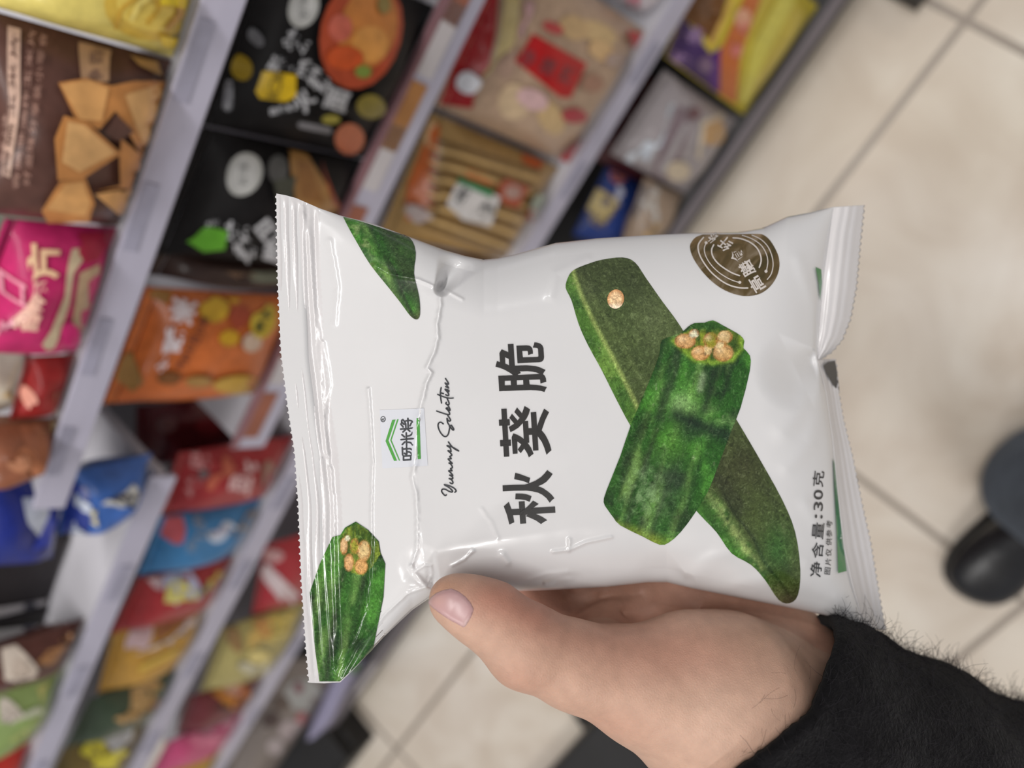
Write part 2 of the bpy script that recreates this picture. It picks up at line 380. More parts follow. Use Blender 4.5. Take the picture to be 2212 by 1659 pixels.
def build_pack(name, label, cat, group, row, quad, thick, body, art=(), lean=0.12, dy=0.0, carton=False, sealcol=None, sealh=0.07, rough=0.3, hang=False, q=None):
    yf, zs, ztop = row; Y0 = yf + dy
    nrm = unit(np.array([0, -1.0, lean]))
    TL, TR, BR, BL = q
    def S0(u, v):
        u = np.asarray(u)[..., None]; v = np.asarray(v)[..., None]
        return (1 - v) * ((1 - u) * TL + u * TR) + v * ((1 - u) * BL + u * BR)
    seed = len(PACKS) * 3.1
    def bulge(u, v):
        if carton: return 0 * u
        su = np.clip(1 - np.abs(2 * u - 1) ** 2.6, 0, 1) ** 0.75
        vv = np.clip((v - sealh) / (1 - 1.5 * sealh), 0, 1); sv = np.clip(1 - np.abs(2 * vv - 1) ** 3, 0, 1) ** 0.75
        return thick / 2 * su * sv * (1 + 0.12 * np.sin(u * 9 + seed) * np.sin(v * 7 + seed * 2))
    def S(u, v, off=0.0): return S0(u, v) + (bulge(np.asarray(u, float), np.asarray(v, float)) + off)[..., None] * nrm
    def uv(px, off=0.0):
        px = np.asarray(px, float); q0 = px.copy()
        for _ in range(4):
            u, v = uv_plane(q0); w = (S(u, v, off) - ORG) @ RC
            q0 = q0 + px - np.stack([w[:, 0] / w[:, 2] * FPX + CX, w[:, 1] / w[:, 2] * FPX + CY], -1)
        u, v = uv_plane(q0); return np.clip(u, 0.01, 0.99), np.clip(v, 0.01, 0.985)
    def uv_plane(px):
        pts = np.array([onY(x, y, Y0, lean, zs) for x, y in px]); u = np.full(len(pts), 0.5); v = np.full(len(pts), 0.5)
        for _ in range(12):
            r = (S0(u, v) - pts)[:, [0, 2]]
            du = ((1 - v)[:, None] * (TR - TL) + v[:, None] * (BR - BL))[:, [0, 2]]; dv = ((1 - u)[:, None] * (BL - TL) + u[:, None] * (BR - TR))[:, [0, 2]]
            det = du[:, 0] * dv[:, 1] - du[:, 1] * dv[:, 0]
            u = u - (r[:, 0] * dv[:, 1] - r[:, 1] * dv[:, 0]) / det; v = v - (du[:, 0] * r[:, 1] - du[:, 1] * r[:, 0]) / det
        return u, v
    cen = S0(np.array(0.5), np.array(1.0)); root = empty(name, (cen[0], cen[1], cen[2] if hang else zs), label, cat, group)
    PACKS.append((name, label, np.round([np.linalg.norm(TR - TL), np.linalg.norm(BL - TL)], 3)))
    bm_ = film(*body, rough=rough)
    if carton:
        b = MB(); bk = -nrm * thick
        f4 = [TL, TR, BR, BL]; b.add(f4 + [p + bk for p in f4], [(0, 3, 2, 1), (4, 5, 6, 7), (0, 1, 5, 4), (1, 2, 6, 5), (2, 3, 7, 6), (3, 0, 4, 7)])
        bevel(b.build('carton', bm_, root), 0.003)
    else:
        n, m = 18, 20
        vv = np.linspace(sealh, 1, m)
        U, V = np.meshgrid(np.linspace(0, 1, n), vv, indexing='ij')
        fr = S(U, V).reshape(-1, 3); bk = (S0(U, V) - (bulge(U, V) * 0.9 + 0.0006)[..., None] * nrm).reshape(-1, 3)
        gf = grid_faces(n, m); 
        obj('pouch', np.concatenate([fr, bk]), np.concatenate([gf, gf[:, ::-1] + n * m]), bm_, root)
        nu = 41; us = np.linspace(0, 1, nu); vs = np.array([0.0, sealh * 0.25, sealh * 0.5, sealh * 0.75, sealh * 1.03])
        U, V = np.meshgrid(us, vs, indexing='ij'); V = V.copy(); V[1::2, 0] += 0.012
        w = 0.0012 * np.where(np.arange(5) % 2, 1, -1)[None, :]
        sp = S0(U, V) + (w + 0 * U)[..., None] * nrm
        o = obj('seal', sp.reshape(-1, 3), grid_faces(nu, 5), film(*(sealcol or body), rough=rough), root)
        s = o.modifiers.new('s', 'SOLIDIFY'); s.thickness = 0.0006
    parts = {}
    for k, it in enumerate(art):
        pn, c, kind = it[:3]; off = 0.0010 + 0.0003 * k
        sets = []
        if kind == 'p': sets = [fill(it[3], 16)]
        elif kind == 'e': sets = [fill(ellipse(*it[3:7], rot=it[7] if len(it) > 7 else 0), 16)]
        elif kind == 't': sets = [finer(a_, b_, 18) if len(a_) else (a_, b_) for a_, b_ in text_px(*it[3:])]
        elif kind == 's': sets = [finer(*stroke(it[3], it[4]), 18)]
        allp = np.concatenate([v2 for v2, f2 in sets if len(v2)]); lo, hi = allp.min(0), allp.max(0)
        key = next((kk for kk, (_, _, bb) in parts.items() if kk[0] == pn and (kind == 't') == kk[2] and any((lo < h2 - 2).all() and (hi > l2 + 2).all() for l2, h2 in bb)), (pn, k, kind == 't'))
        mb, mats, bbs = parts.setdefault(key, (MB(), [], [])); bbs.append((lo, hi))
        mt = film(*c, rough=rough)
        if mt not in mats: mats.append(mt)
        for v2, f2 in sets:
            if not len(v2): continue
            u, v = uv(v2, off); mb.add(S(u, v, off), f2, mats.index(mt))
    for key, (mb, mats, _) in parts.items():
        if mb.v: mb.build(key[0], None, root, True, mats)
    return root
ROWA, ROWB, ROWC, ROWD = (YF + 0.020, TA, 1.6), (YF + 0.020, TB, Z1 - 0.004), (YF3 + 0.020, TC, Z2 - 0.004), (YB + 0.020, TD, Z3 - 0.004)
ROWRA, ROWRB, ROWRC = (YF + 0.020, TRA, 1.6), (YF + 0.020, TRB, ZR1 - 0.004), (YF3 + 0.020, TRC, ZR2 - 0.004)
SB = 'snack bag'
GA, GB, GC_, GD = 'bags on the upper shelf', 'bags on the second shelf', 'packs on the third shelf', 'packs on the lowest deck'
GRA, GRB, GRC = 'packs on the topmost left shelf', 'bags on the second left shelf', 'bags on the third left shelf'
CHIP, CHIP2, CHIP3 = (214, 160, 100), (196, 134, 76), (228, 178, 118)
# upper shelf
pack('snack_bag', 'pale yellow snack bag at the top edge above the brown chip bag', SB, GA, ROWA, [(-110, 30), (-80, -190), (470, -100), (412, 112)], 0.05, (226, 208, 116), [
    ('picture', (214, 180, 76), 'e', 330, 10, 105, 78), ('picture', (228, 200, 96), 'e', 335, 5, 84, 62),
    ('picture', (208, 166, 66), 's', [(250, 60), (262, 20), (300, -10)], 9), ('picture', (206, 166, 62), 's', [(320, 50), (345, 20), (330, -20)], 10),
    ('picture', (236, 214, 120), 's', [(285, 40), (300, 10), (320, -5)], 12), ('picture', (198, 152, 70), 's', [(360, 60), (385, 30), (392, -10)], 9),
    ('label', (238, 204, 40), 'p', [(345, 75), (385, 82), (418, 92), (410, 112), (350, 100)]), ('label', (238, 208, 44), 'p', [(350, -10), (400, -5), (395, 14), (345, 10)])], 0.10)
pack('snack_bag', 'brown bag printed with orange triangular chips on the upper shelf', SB, GA, ROWA, [(-110, 452), (-100, 18), (408, 120), (268, 492)], 0.055, (92, 62, 54), [
    ('lettering', (202, 168, 150), 'p', [(2, 375), (22, 385), (42, 200), (44, 62), (16, 55), (14, 200)]),
    ('lettering', (92, 62, 54), 't', '薄脆玉米片', (12, 350), (30, 100), 16),
    ('lettering', (176, 138, 124), 't', '香脆非油炸玉米片', (35, 390), (68, 80), 14), ('lettering', (168, 130, 116), 't', '好滋味分享装小零食', (58, 385), (92, 85), 16),
    ('lettering', (190, 154, 140), 't', '浓香芝士味', (8, 370), (2, 250), 14),
    ('badge', (176, 140, 110), 'p', [(165, 85), (235, 88), (235, 175), (215, 178), (175, 170)]), ('badge', (120, 92, 84), 't', '净香', (205, 165), (205, 120), 30),
    ('picture', (178, 138, 88), 'p', [(262, 98), (330, 100), (352, 165), (300, 140)]),
    ('picture', CHIP2, 'p', [(90, 455), (130, 392), (185, 385), (205, 440), (190, 476), (100, 478)]),
    ('picture', CHIP, 'p', [(100, 452), (140, 398), (180, 392), (196, 440), (184, 466)]),
    ('picture', CHIP2, 'p', [(205, 414), (290, 400), (350, 340), (300, 330), (262, 300), (258, 340), (260, 400)]),
    ('picture', CHIP, 'p', [(205, 420), (300, 402), (285, 466), (250, 458)]),
    ('picture', CHIP2, 'p', [(125, 178), (185, 168), (240, 185), (290, 175), (360, 175), (350, 300), (315, 360), (285, 300), (250, 240), (215, 280), (165, 260)]),
    ('picture', CHIP3, 'p', [(270, 205), (355, 180), (345, 300), (318, 350), (300, 290)]),
    ('picture', CHIP, 'p', [(130, 182), (190, 172), (235, 190), (220, 262), (172, 258)]),
    ('picture', CHIP2, 'p', [(138, 250), (185, 262), (262, 332), (180, 386), (125, 390), (118, 300)]),
    ('picture', CHIP3, 'p', [(146, 262), (182, 270), (250, 330), (172, 372), (134, 350)]),
    ('picture', (92, 62, 54), 'p', [(250, 245), (290, 285), (255, 305), (228, 288)])], 0.10)
pack('snack_bag', 'grey green bag half hidden behind the pink bag', SB, GA, ROWA, [(-110, 600), (-110, 455), (120, 470), (80, 600)], 0.03, (150, 156, 138), [('picture', (176, 180, 160), 'p', [(0, 480), (60, 470), (50, 490), (0, 530)])], 0.10, dy=0.05)
pack('snack_bag', 'bright pink bulging bag with large cream lettering', SB, GA, ROWA, [(-90, 742), (10, 478), (262, 488), (172, 778)], 0.045, (196, 44, 106), [
    ('picture', (190, 160, 130), 'p', [(150, 735), (172, 590), (215, 570), (205, 640), (180, 740)]),
    ('picture', (200, 180, 150), 'p', [(90, 745), (110, 715), (140, 640), (150, 530), (180, 525), (180, 560), (160, 590), (150, 660), (125, 735), (108, 765)]),
    ('picture', (170, 36, 66), 'p', [(160, 495), (250, 498), (215, 560), (185, 570), (165, 540)]),
    ('lettering', (240, 200, 160), 't', '片', (85, 562), (85, 520), 86, 80, 0.03), ('lettering', (240, 190, 170), 't', '香脆薄', (52, 690), (72, 625), 70, 52, 0.03),
    ('lettering', (232, 150, 170), 't', '一口', (-2, 690), (10, 600), 34, 40, 0.02), ('label', (214, 30, 120), 'e', 150, 722, 18, 26)], 0.10)
pack('snack_bag', 'cream coloured bag at the left edge beside the red bag', SB, GA, ROWA, [(-110, 870), (-90, 735), (52, 758), (20, 885)], 0.05, (218, 208, 190), [('picture', (226, 200, 150), 'p', [(0, 860), (30, 830), (45, 780), (50, 800), (30, 860)])], 0.10, dy=0.045)
pack('snack_bag', 'dark red bag between the pink bag and the brown biscuit bag', SB, GA, ROWA, [(60, 905), (75, 770), (210, 762), (140, 900)], 0.022, (146, 38, 38), [('label', (196, 176, 140), 'p', [(120, 850), (165, 830), (140, 960), (110, 960)]), ('label', (220, 150, 130), 'e', 55, 850, 12, 20)], 0.10)
pack('snack_bag', 'brown biscuit bag low at the left edge above the blue bag', SB, GA, ROWA, [(-110, 1035), (-60, 910), (130, 900), (75, 1025)], 0.05, (142, 88, 64), [
    ('picture', (176, 112, 78), 'e', 30, 960, 34, 30), ('picture', (160, 100, 72), 'e', 60, 925, 26, 24), ('picture', (186, 128, 96), 'e', 40, 1000, 26, 18), ('picture', (206, 176, 126), 'p', [(85, 1000), (112, 890), (130, 885), (100, 1010)])], 0.10, dy=-0.002)
# topmost left shelf
pack('snack_bag', 'dark blue bag with a white patch hanging at the end of the upper shelf', SB, GRA, ROWRA, [(-90, 1225), (-60, 1010), (140, 1045), (112, 1205)], 0.04, (30, 44, 128), [
    ('picture', (34, 62, 190), 'p', [(70, 1190), (105, 1180), (130, 1090), (112, 1075), (95, 1130)]),
    ('picture', (196, 204, 222), 'p', [(45, 1070), (75, 1045), (95, 1060), (108, 1110), (85, 1160), (60, 1130)])], 0.08, dy=0.0, hang=True)
pack('snack_bag', 'light blue and white bag standing in the shelf corner', SB, GRA, ROWRA, [(125, 1155), (140, 1030), (310, 975), (330, 1100)], 0.05, (64, 104, 178), [
    ('picture', (40, 58, 140), 'p', [(130, 1150), (150, 1040), (175, 1035), (165, 1150)]), ('picture', (198, 198, 196), 'p', [(218, 1090), (235, 1040), (275, 1025), (300, 1060), (270, 1095)]),
    ('picture', (70, 66, 70), 'p', [(232, 1075), (262, 1030), (275, 1045), (245, 1080)]), ('lettering', (206, 214, 228), 't', '鲜香', (155, 1125), (162, 1070), 26, 26, 0.03),
    ('lettering', (226, 214, 160), 't', '好', (185, 1085), (185, 1060), 24, 30, 0.03)], 0.08)
for k, (q_, lb, dyy) in enumerate([([(-70, 1312), (-40, 1190), (165, 1175), (195, 1300)], 'upright black carton with a silver label strip, nearer the blue bag', 0.0),
                                   ([(-90, 1410), (-75, 1312), (215, 1300), (195, 1400)], 'upright black carton with a silver label strip, beside the brown oval-label bag', -0.004)]):
    sv = [(-20, 1335), (-20, 1316), (180, 1282), (184, 1300)] if k == 0 else [(-20, 1385), (-20, 1362), (200, 1338), (194, 1360)]
    pack('carton', lb, 'box', GRA, ROWRA, q_, 0.10, (52, 48, 50), [('label', (196, 192, 196), 'p', sv),
        ('label', (70, 70, 84), 'p', [(sv[0][0] + 70, sv[0][1] - 10), (sv[1][0] + 72, sv[1][1] - 11), (sv[1][0] + 96, sv[1][1] - 15), (sv[0][0] + 95, sv[0][1] - 14)])], 0.0, dy=dyy + 0.05, carton=True)
pack('snack_bag', 'dark brown bag with a round cream badge at the left edge', SB, GRA, ROWRA, [(-90, 1500), (-70, 1395), (205, 1345), (165, 1440)], 0.04, (84, 48, 42), [
    ('picture', (168, 118, 74), 'p', [(60, 1400), (90, 1380), (190, 1352), (180, 1372), (90, 1405)]), ('badge', (228, 214, 200), 'e', 30, 1430, 36, 44, -0.5), ('badge', (206, 190, 176), 'e', 34, 1428, 22, 28, -0.5)], 0.08)
pack('snack_bag', 'light green bag with a round cream badge at the left edge', SB, GRA, ROWRA, [(-110, 1650), (-80, 1495), (185, 1420), (110, 1590)], 0.045, (146, 170, 102), [
    ('picture', (186, 196, 116), 'p', [(20, 1600), (110, 1530), (120, 1545), (30, 1620)]), ('picture', (190, 186, 112), 'p', [(70, 1470), (130, 1450), (120, 1470), (75, 1490)]),
    ('picture', (136, 110, 60), 'p', [(30, 1610), (80, 1575), (85, 1590), (40, 1625)]), ('badge', (222, 212, 200), 'e', 12, 1528, 26, 38, -0.5), ('badge', (206, 194, 184), 'e', 12, 1528, 16, 25, -0.5),
    ('lettering', (206, 210, 186), 's', [(60, 1545), (85, 1535)], 14)], 0.08, dy=0.002)
pack('snack_bag', 'bright red bag in the bottom left corner', SB, GRA, ROWRA, [(-120, 1780), (-90, 1660), (120, 1585), (70, 1720)], 0.04, (196, 52, 44), [], 0.08, dy=0.004)
# second shelf, right section
def noodle_bag(lb, q, circ, txt, tag_, tagcol, extra, dy=0.0):
    pack('snack_bag', lb, SB, GB, ROWB, q, 0.05, (25, 23, 24), [('badge', (190, 190, 186), 'e') + circ, ('badge', (206, 206, 204), 'e', circ[0], circ[1], circ[2] * 0.75, circ[3] * 0.78, circ[4]), ('badge', (150, 150, 148), 't', '好味', (circ[0], circ[1] + 14), (circ[0], circ[1] - 14), 24)]
         + [('lettering', (184, 184, 188), 't', s_, a_, e_, h_, w_, 0.04) for s_, a_, e_, h_, w_ in txt] + [('label', tagcol, 'p', tag_)] + extra, 0.10, dy)
noodle_bag('black bag with a yellow label and a bowl of food pictured on it', [(412, 285), (530, -70), (945, -60), (805, 330)], (655, 15, 34, 46, 0.3),
    [('酸辣', (605, 140), (640, 90), 56, 46), ('粉', (668, 150), (680, 110), 50, 44), ('小', (735, 150), (745, 115), 40, 40), ('火锅', (655, 215), (690, 175), 52, 42), ('面', (728, 215), (740, 180), 50, 50), ('自热米饭', (590, 240), (640, 230), 16, 14)],
    [(548, 195), (560, 148), (640, 162), (640, 208), (618, 220), (560, 212)], (206, 170, 28), [
    ('label', (70, 60, 30), 't', '新口味', (590, 205), (600, 165), 30), ('label', (150, 124, 30), 'e', 514, 140, 14, 26, 0.3),
    ('picture', (176, 74, 44), 'e', 780, 70, 88, 125, 0.25), ('picture', (204, 128, 60), 'e', 795, 60, 62, 92, 0.25), ('picture', (216, 150, 76), 'e', 800, 95, 40, 40, 0.2), ('picture', (196, 100, 82), 'e', 735, 60, 26, 30), ('picture', (198, 82, 36), 'e', 745, 125, 40, 26),
    ('picture', (122, 140, 60), 'e', 785, 155, 18, 14), ('picture', (150, 130, 70), 'e', 830, 10, 14, 20), ('picture', (176, 92, 52), 'e', 755, 300, 32, 34), ('picture', (130, 116, 40), 'e', 800, 230, 30, 26), ('picture', (150, 140, 50), 'e', 715, 258, 20, 10),
    ('lettering', (120, 118, 122), 's', [(650, 270), (710, 282)], 14), ('lettering', (110, 110, 114), 'e', 545, 75, 10, 16), ('lettering', (110, 110, 116), 's', [(495, 180), (488, 230)], 16)])
noodle_bag('black bag with a green label and crisps pictured on it, behind the held pack', [(322, 545), (425, 300), (815, 330), (690, 580)], (525, 375, 40, 48, 0.5),
    [('酸', (465, 490), (475, 450), 56, 50), ('辣', (510, 500), (520, 460), 50, 44), ('锅巴', (530, 540), (580, 500), 50, 44), ('脆', (590, 545), (600, 500), 44, 44)],
    [(400, 520), (412, 484), (450, 488), (492, 500), (486, 540), (440, 545)], (96, 164, 44), [
    ('picture', (168, 124, 72), 'p', [(622, 310), (660, 330), (720, 420), (740, 470), (690, 460), (640, 440), (628, 370)]), ('picture', (148, 102, 56), 'p', [(640, 340), (670, 350), (700, 440), (650, 430)]), ('picture', (150, 64, 40), 'p', [(690, 340), (722, 420), (745, 470), (720, 440)]),
    ('lettering', (84, 84, 84), 'e', 600, 365, 22, 32), ('picture', (70, 72, 62), 'p', [(590, 390), (640, 380), (630, 440), (600, 440)])])
pack('snack_bag', 'narrow dark brown bag between the black bags and the orange bag', SB, GB, ROWB, [(315, 590), (345, 535), (690, 560), (640, 660)], 0.04, (62, 46, 42), [('picture', (112, 84, 64), 'p', [(460, 560), (600, 570), (600, 610), (520, 590)]), ('lettering', (110, 112, 96), 's', [(520, 570), (590, 575)], 16)], 0.10, dy=0.012)
pack('snack_bag', 'orange bag with white lettering and a yellow label', SB, GB, ROWB, [(232, 842), (332, 572), (640, 640), (548, 872)], 0.05, (198, 106, 52), [
    ('picture', (150, 108, 56), 'p', [(318, 640), (345, 610), (375, 620), (362, 655)]), ('picture', (150, 112, 60), 'p', [(250, 820), (262, 770), (285, 760), (300, 830), (290, 846)]),
    ('picture', (206, 164, 46), 'e', 460, 665, 32, 30), ('picture', (206, 160, 44), 'e', 495, 730, 22, 18), ('picture', (160, 68, 44), 'e', 515, 680, 22, 30), ('picture', (206, 180, 160), 'e', 545, 740, 20, 22, 0.8), ('picture', (190, 150, 60), 'e', 510, 830, 50, 18, -0.1), ('picture', (120, 76, 40), 'e', 365, 818, 26, 14), ('picture', (160, 120, 60), 'e', 430, 825, 30, 12),
    ('picture', (206, 160, 46), 'e', 500, 630, 18, 16), ('label', (200, 172, 60), 'e', 568, 690, 28, 42, 0.2), ('label', (60, 70, 40), 't', '香辣', (566, 706), (574, 672), 30, 30, 0.05),
    ('lettering', (226, 214, 218), 't', '米', (392, 668), (400, 630), 56, 60, 0.05), ('lettering', (226, 214, 218), 't', '酥', (366, 725), (376, 690), 54, 56, 0.05), ('lettering', (226, 210, 212), 't', '小', (340, 778), (348, 750), 40, 40, 0.05),
    ('lettering', (96, 48, 36), 't', '香辣锅巴小吃', (392, 790), (438, 690), 24, 18, 0.05)], 0.10)
# second shelf, left section
pack('snack_bag', 'dark maroon bag deep behind the small red bag', SB, GRB, ROWRB, [(300, 985), (300, 862), (520, 870), (530, 990)], 0.04, (96, 34, 40), [('lettering', (130, 92, 92), 'e', 360, 915, 22, 20), ('label', (120, 40, 46), 'e', 450, 920, 30, 22)], 0.10, dy=0.06)
pack('snack_bag', 'small red bag with white lettering above the blue bag', SB, GRB, ROWRB, [(362, 1072), (392, 955), (620, 962), (600, 1090)], 0.045, (156, 46, 50), [
    ('lettering', (206, 140, 140), 't', '辣味', (412, 1040), (425, 985), 36, 40, 0.03), ('lettering', (220, 180, 180), 't', '豆干', (520, 1045), (532, 1000), 46, 42, 0.04), ('lettering', (110, 90, 92), 'e', 435, 1018, 12, 14), ('label', (186, 96, 74), 's', [(455, 1050), (478, 985)], 22), ('label', (150, 110, 96), 'e', 580, 1030, 14, 36)], 0.10)
pack('snack_bag', 'sky blue bag with a red and a white badge', SB, GRB, ROWRB, [(318, 1195), (362, 1078), (630, 1085), (600, 1205)], 0.045, (62, 124, 176), [
    ('badge', (186, 86, 94), 'p', [(345, 1155), (362, 1110), (392, 1112), (384, 1160)]), ('badge', (196, 208, 226), 'e', 472, 1140, 26, 34, 0.4), ('badge', (178, 176, 196), 'e', 472, 1142, 14, 20, 0.4), ('lettering', (150, 160, 176), 't', '海苔脆', (412, 1180), (420, 1110), 20), ('picture', (150, 130, 110), 'p', [(505, 1160), (540, 1100), (552, 1105), (520, 1165)])], 0.10, dy=0.002)
pack('snack_bag', 'red bag with a pale yellow oval picture below the blue bag', SB, GRB, ROWRB, [(255, 1330), (318, 1205), (560, 1200), (500, 1320)], 0.045, (160, 48, 52), [
    ('picture', (186, 188, 214), 'e', 380, 1250, 36, 28, -0.4), ('picture', (216, 206, 120), 'e', 372, 1268, 34, 26, -0.5), ('picture', (206, 180, 80), 'e', 472, 1255, 22, 18, -0.5), ('picture', (150, 150, 110), 'e', 435, 1262, 16, 18), ('picture', (206, 176, 180), 'e', 332, 1240, 16, 20), ('picture', (190, 130, 110), 'e', 470, 1205, 20, 10)], 0.10)
pack('snack_bag', 'gold and white slanted bag with a red edge on the second left shelf', SB, GRB, ROWRB, [(222, 1470), (262, 1325), (500, 1305), (430, 1462)], 0.045, (190, 144, 60), [
    ('picture', (166, 56, 60), 'p', [(258, 1350), (275, 1318), (440, 1300), (410, 1320), (300, 1340)]), ('label', (208, 180, 184), 'p', [(262, 1392), (300, 1320), (325, 1310), (330, 1345), (300, 1380)]), ('label', (214, 196, 192), 'p', [(280, 1400), (330, 1370), (400, 1330), (455, 1312), (450, 1335), (380, 1370), (310, 1405)]),
    ('picture', (152, 98, 60), 'p', [(322, 1365), (340, 1335), (420, 1312), (400, 1330)]), ('picture', (208, 172, 70), 'p', [(300, 1440), (430, 1380), (425, 1395), (300, 1455)])], 0.10, dy=0.001)
pack('snack_bag', 'dark green and tan bag next to the yellow bag', SB, GRB, ROWRB, [(165, 1560), (225, 1440), (440, 1435), (380, 1560)], 0.045, (62, 76, 58), [
    ('picture', (186, 150, 98), 'p', [(240, 1545), (290, 1470), (340, 1450), (350, 1500), (290, 1555)]), ('picture', (126, 146, 110), 'p', [(335, 1480), (400, 1445), (380, 1500), (340, 1515)]), ('picture', (92, 132, 70), 'p', [(192, 1490), (225, 1440), (240, 1450), (215, 1500)]), ('picture', (196, 160, 110), 'e', 320, 1560, 40, 20, -0.5), ('picture', (206, 110, 60), 'e', 345, 1530, 16, 14)], 0.10, dy=-0.001)
pack('snack_bag', 'yellow and black patterned bag at the bottom of the second left shelf', SB, GRB, ROWRB, [(90, 1710), (165, 1555), (390, 1545), (320, 1710)], 0.045, (110, 92, 44), [
    ('picture', (206, 196, 60), 'p', [(170, 1620), (185, 1560), (235, 1575), (205, 1620)]), ('picture', (216, 206, 50), 'e', 240, 1640, 42, 22, -0.2), ('picture', (200, 200, 204), 'p', [(205, 1570), (225, 1545), (285, 1570), (250, 1625)]), ('picture', (150, 150, 170), 'e', 295, 1625, 18, 18), ('picture', (196, 150, 84), 'p', [(290, 1600), (340, 1560), (350, 1580), (300, 1610)])], 0.10, dy=0.001)
# third shelf, left section
pack('snack_bag', 'red bag with a white edge at the step of the third left shelf', SB, GRC, ROWRC, [(545, 1325), (580, 1160), (720, 1150), (680, 1335)], 0.04, (160, 40, 50), [('label', (208, 190, 192), 'p', [(560, 1240), (575, 1215), (650, 1290), (640, 1320), (615, 1310)]), ('label', (196, 150, 150), 'e', 590, 1200, 22, 14)], 0.12)
pack('snack_bag', 'clear bag of pale yellow pasta pieces on the third left shelf', SB, GRC, ROWRC, [(470, 1425), (530, 1265), (730, 1280), (670, 1475)], 0.055, (168, 156, 98), [
    ('picture', (210, 186, 96), 'p', [(540, 1330), (590, 1290), (650, 1330), (640, 1400), (580, 1390)]), ('picture', (206, 146, 86), 'e', 560, 1330, 16, 26), ('picture', (222, 204, 120), 'e', 600, 1350, 18, 32, 0.6), ('picture', (206, 172, 96), 'e', 540, 1370, 16, 24, 0.4), ('picture', (192, 186, 158), 'p', [(500, 1420), (560, 1440), (590, 1420), (560, 1465), (520, 1450)]),
    ('picture', (226, 208, 130), 'e', 560, 1420, 24, 16), ('picture', (176, 150, 70), 'e', 620, 1420, 16, 26), ('picture', (140, 110, 70), 'e', 500, 1370, 14, 22)], 0.12)
pack('snack_bag', 'dark red bag with orange fruit pictured on it', SB, GRC, ROWRC, [(405, 1540), (450, 1425), (620, 1435), (570, 1545)], 0.045, (104, 38, 44), [('picture', (206, 136, 60), 'e', 492, 1482, 42, 26, 0.3), ('picture', (216, 170, 150), 'e', 495, 1472, 22, 16), ('picture', (190, 90, 50), 'e', 515, 1492, 18, 14), ('picture', (70, 50, 40), 'p', [(430, 1530), (470, 1500), (500, 1530)])], 0.12, dy=0.003)
pack('snack_bag', 'hot pink bag with paler pink patches on the third left shelf', SB, GRC, ROWRC, [(355, 1615), (405, 1525), (590, 1535), (530, 1620)], 0.04, (196, 78, 122), [('picture', (206, 150, 170), 'p', [(400, 1580), (440, 1535), (530, 1545), (500, 1565), (430, 1580)]), ('picture', (216, 120, 150), 's', [(410, 1590), (510, 1575)], 12)], 0.12)  # paler pink patch and streak across the pouch
pack('snack_bag', 'golden yellow bag at the bottom of the third left shelf', SB, GRC, ROWRC, [(300, 1720), (370, 1605), (550, 1610), (490, 1730)], 0.045, (196, 154, 34), [('picture', (206, 148, 20), 'p', [(410, 1600), (500, 1605), (470, 1640), (430, 1640)]), ('picture', (150, 138, 90), 'e', 385, 1625, 20, 14)], 0.12)
# third shelf, right section
pack('snack_bag', 'red and beige bag of puffed bars with a red label', SB, GC_, ROWC, [(935, 232), (1050, -75), (1425, 20), (1232, 352)], 0.07, (184, 156, 132), [
    ('picture', (170, 30, 36), 'p', [(950, 225), (1040, -40), (1075, -30), (1030, 150), (1020, 235)]), ('picture', (206, 186, 130), 'p', [(1030, 165), (1080, -20), (1100, -20), (1055, 150)]),
    ('picture', (206, 176, 128), 'e', 1290, 70, 45, 22, 0.4), ('picture', (196, 164, 120), 'e', 1240, 60, 34, 26, 0.4), ('picture', (206, 180, 146), 'e', 1110, 220, 34, 40), ('picture', (200, 170, 124), 'e', 1190, 255, 26, 40, -0.5), ('picture', (212, 176, 128), 'e', 1300, 110, 30, 20, 0.5),
    ('picture', (176, 146, 128), 'e', 1090, 130, 24, 40), ('picture', (206, 170, 170), 'e', 1150, 215, 36, 22, 0.4), ('picture', (200, 160, 160), 'e', 1120, 30, 40, 20, -0.7), ('picture', (160, 120, 100), 'e', 1280, 180, 24, 20), ('picture', (170, 60, 70), 'e', 1240, 250, 26, 16), ('picture', (172, 150, 140), 'e', 1330, 130, 22, 16),
    ('label', (176, 28, 30), 'p', [(1110, 130), (1150, 72), (1268, 138), (1232, 212), (1210, 210)]), ('label', (120, 60, 64), 't', '沙琪玛', (1140, 125), (1225, 165), 40, 34, 0.04),
    ('label', (180, 70, 70), 'e', 1195, 60, 24, 12, 0.4), ('picture', (186, 36, 44), 'p', [(1205, 345), (1262, 290), (1262, 320), (1230, 352)]), ('picture', (188, 40, 40), 'p', [(1355, 65), (1390, 72), (1370, 110)]), ('picture', (230, 232, 240), 'e', 1005, 175, 18, 24, 0.6)], 0.22)
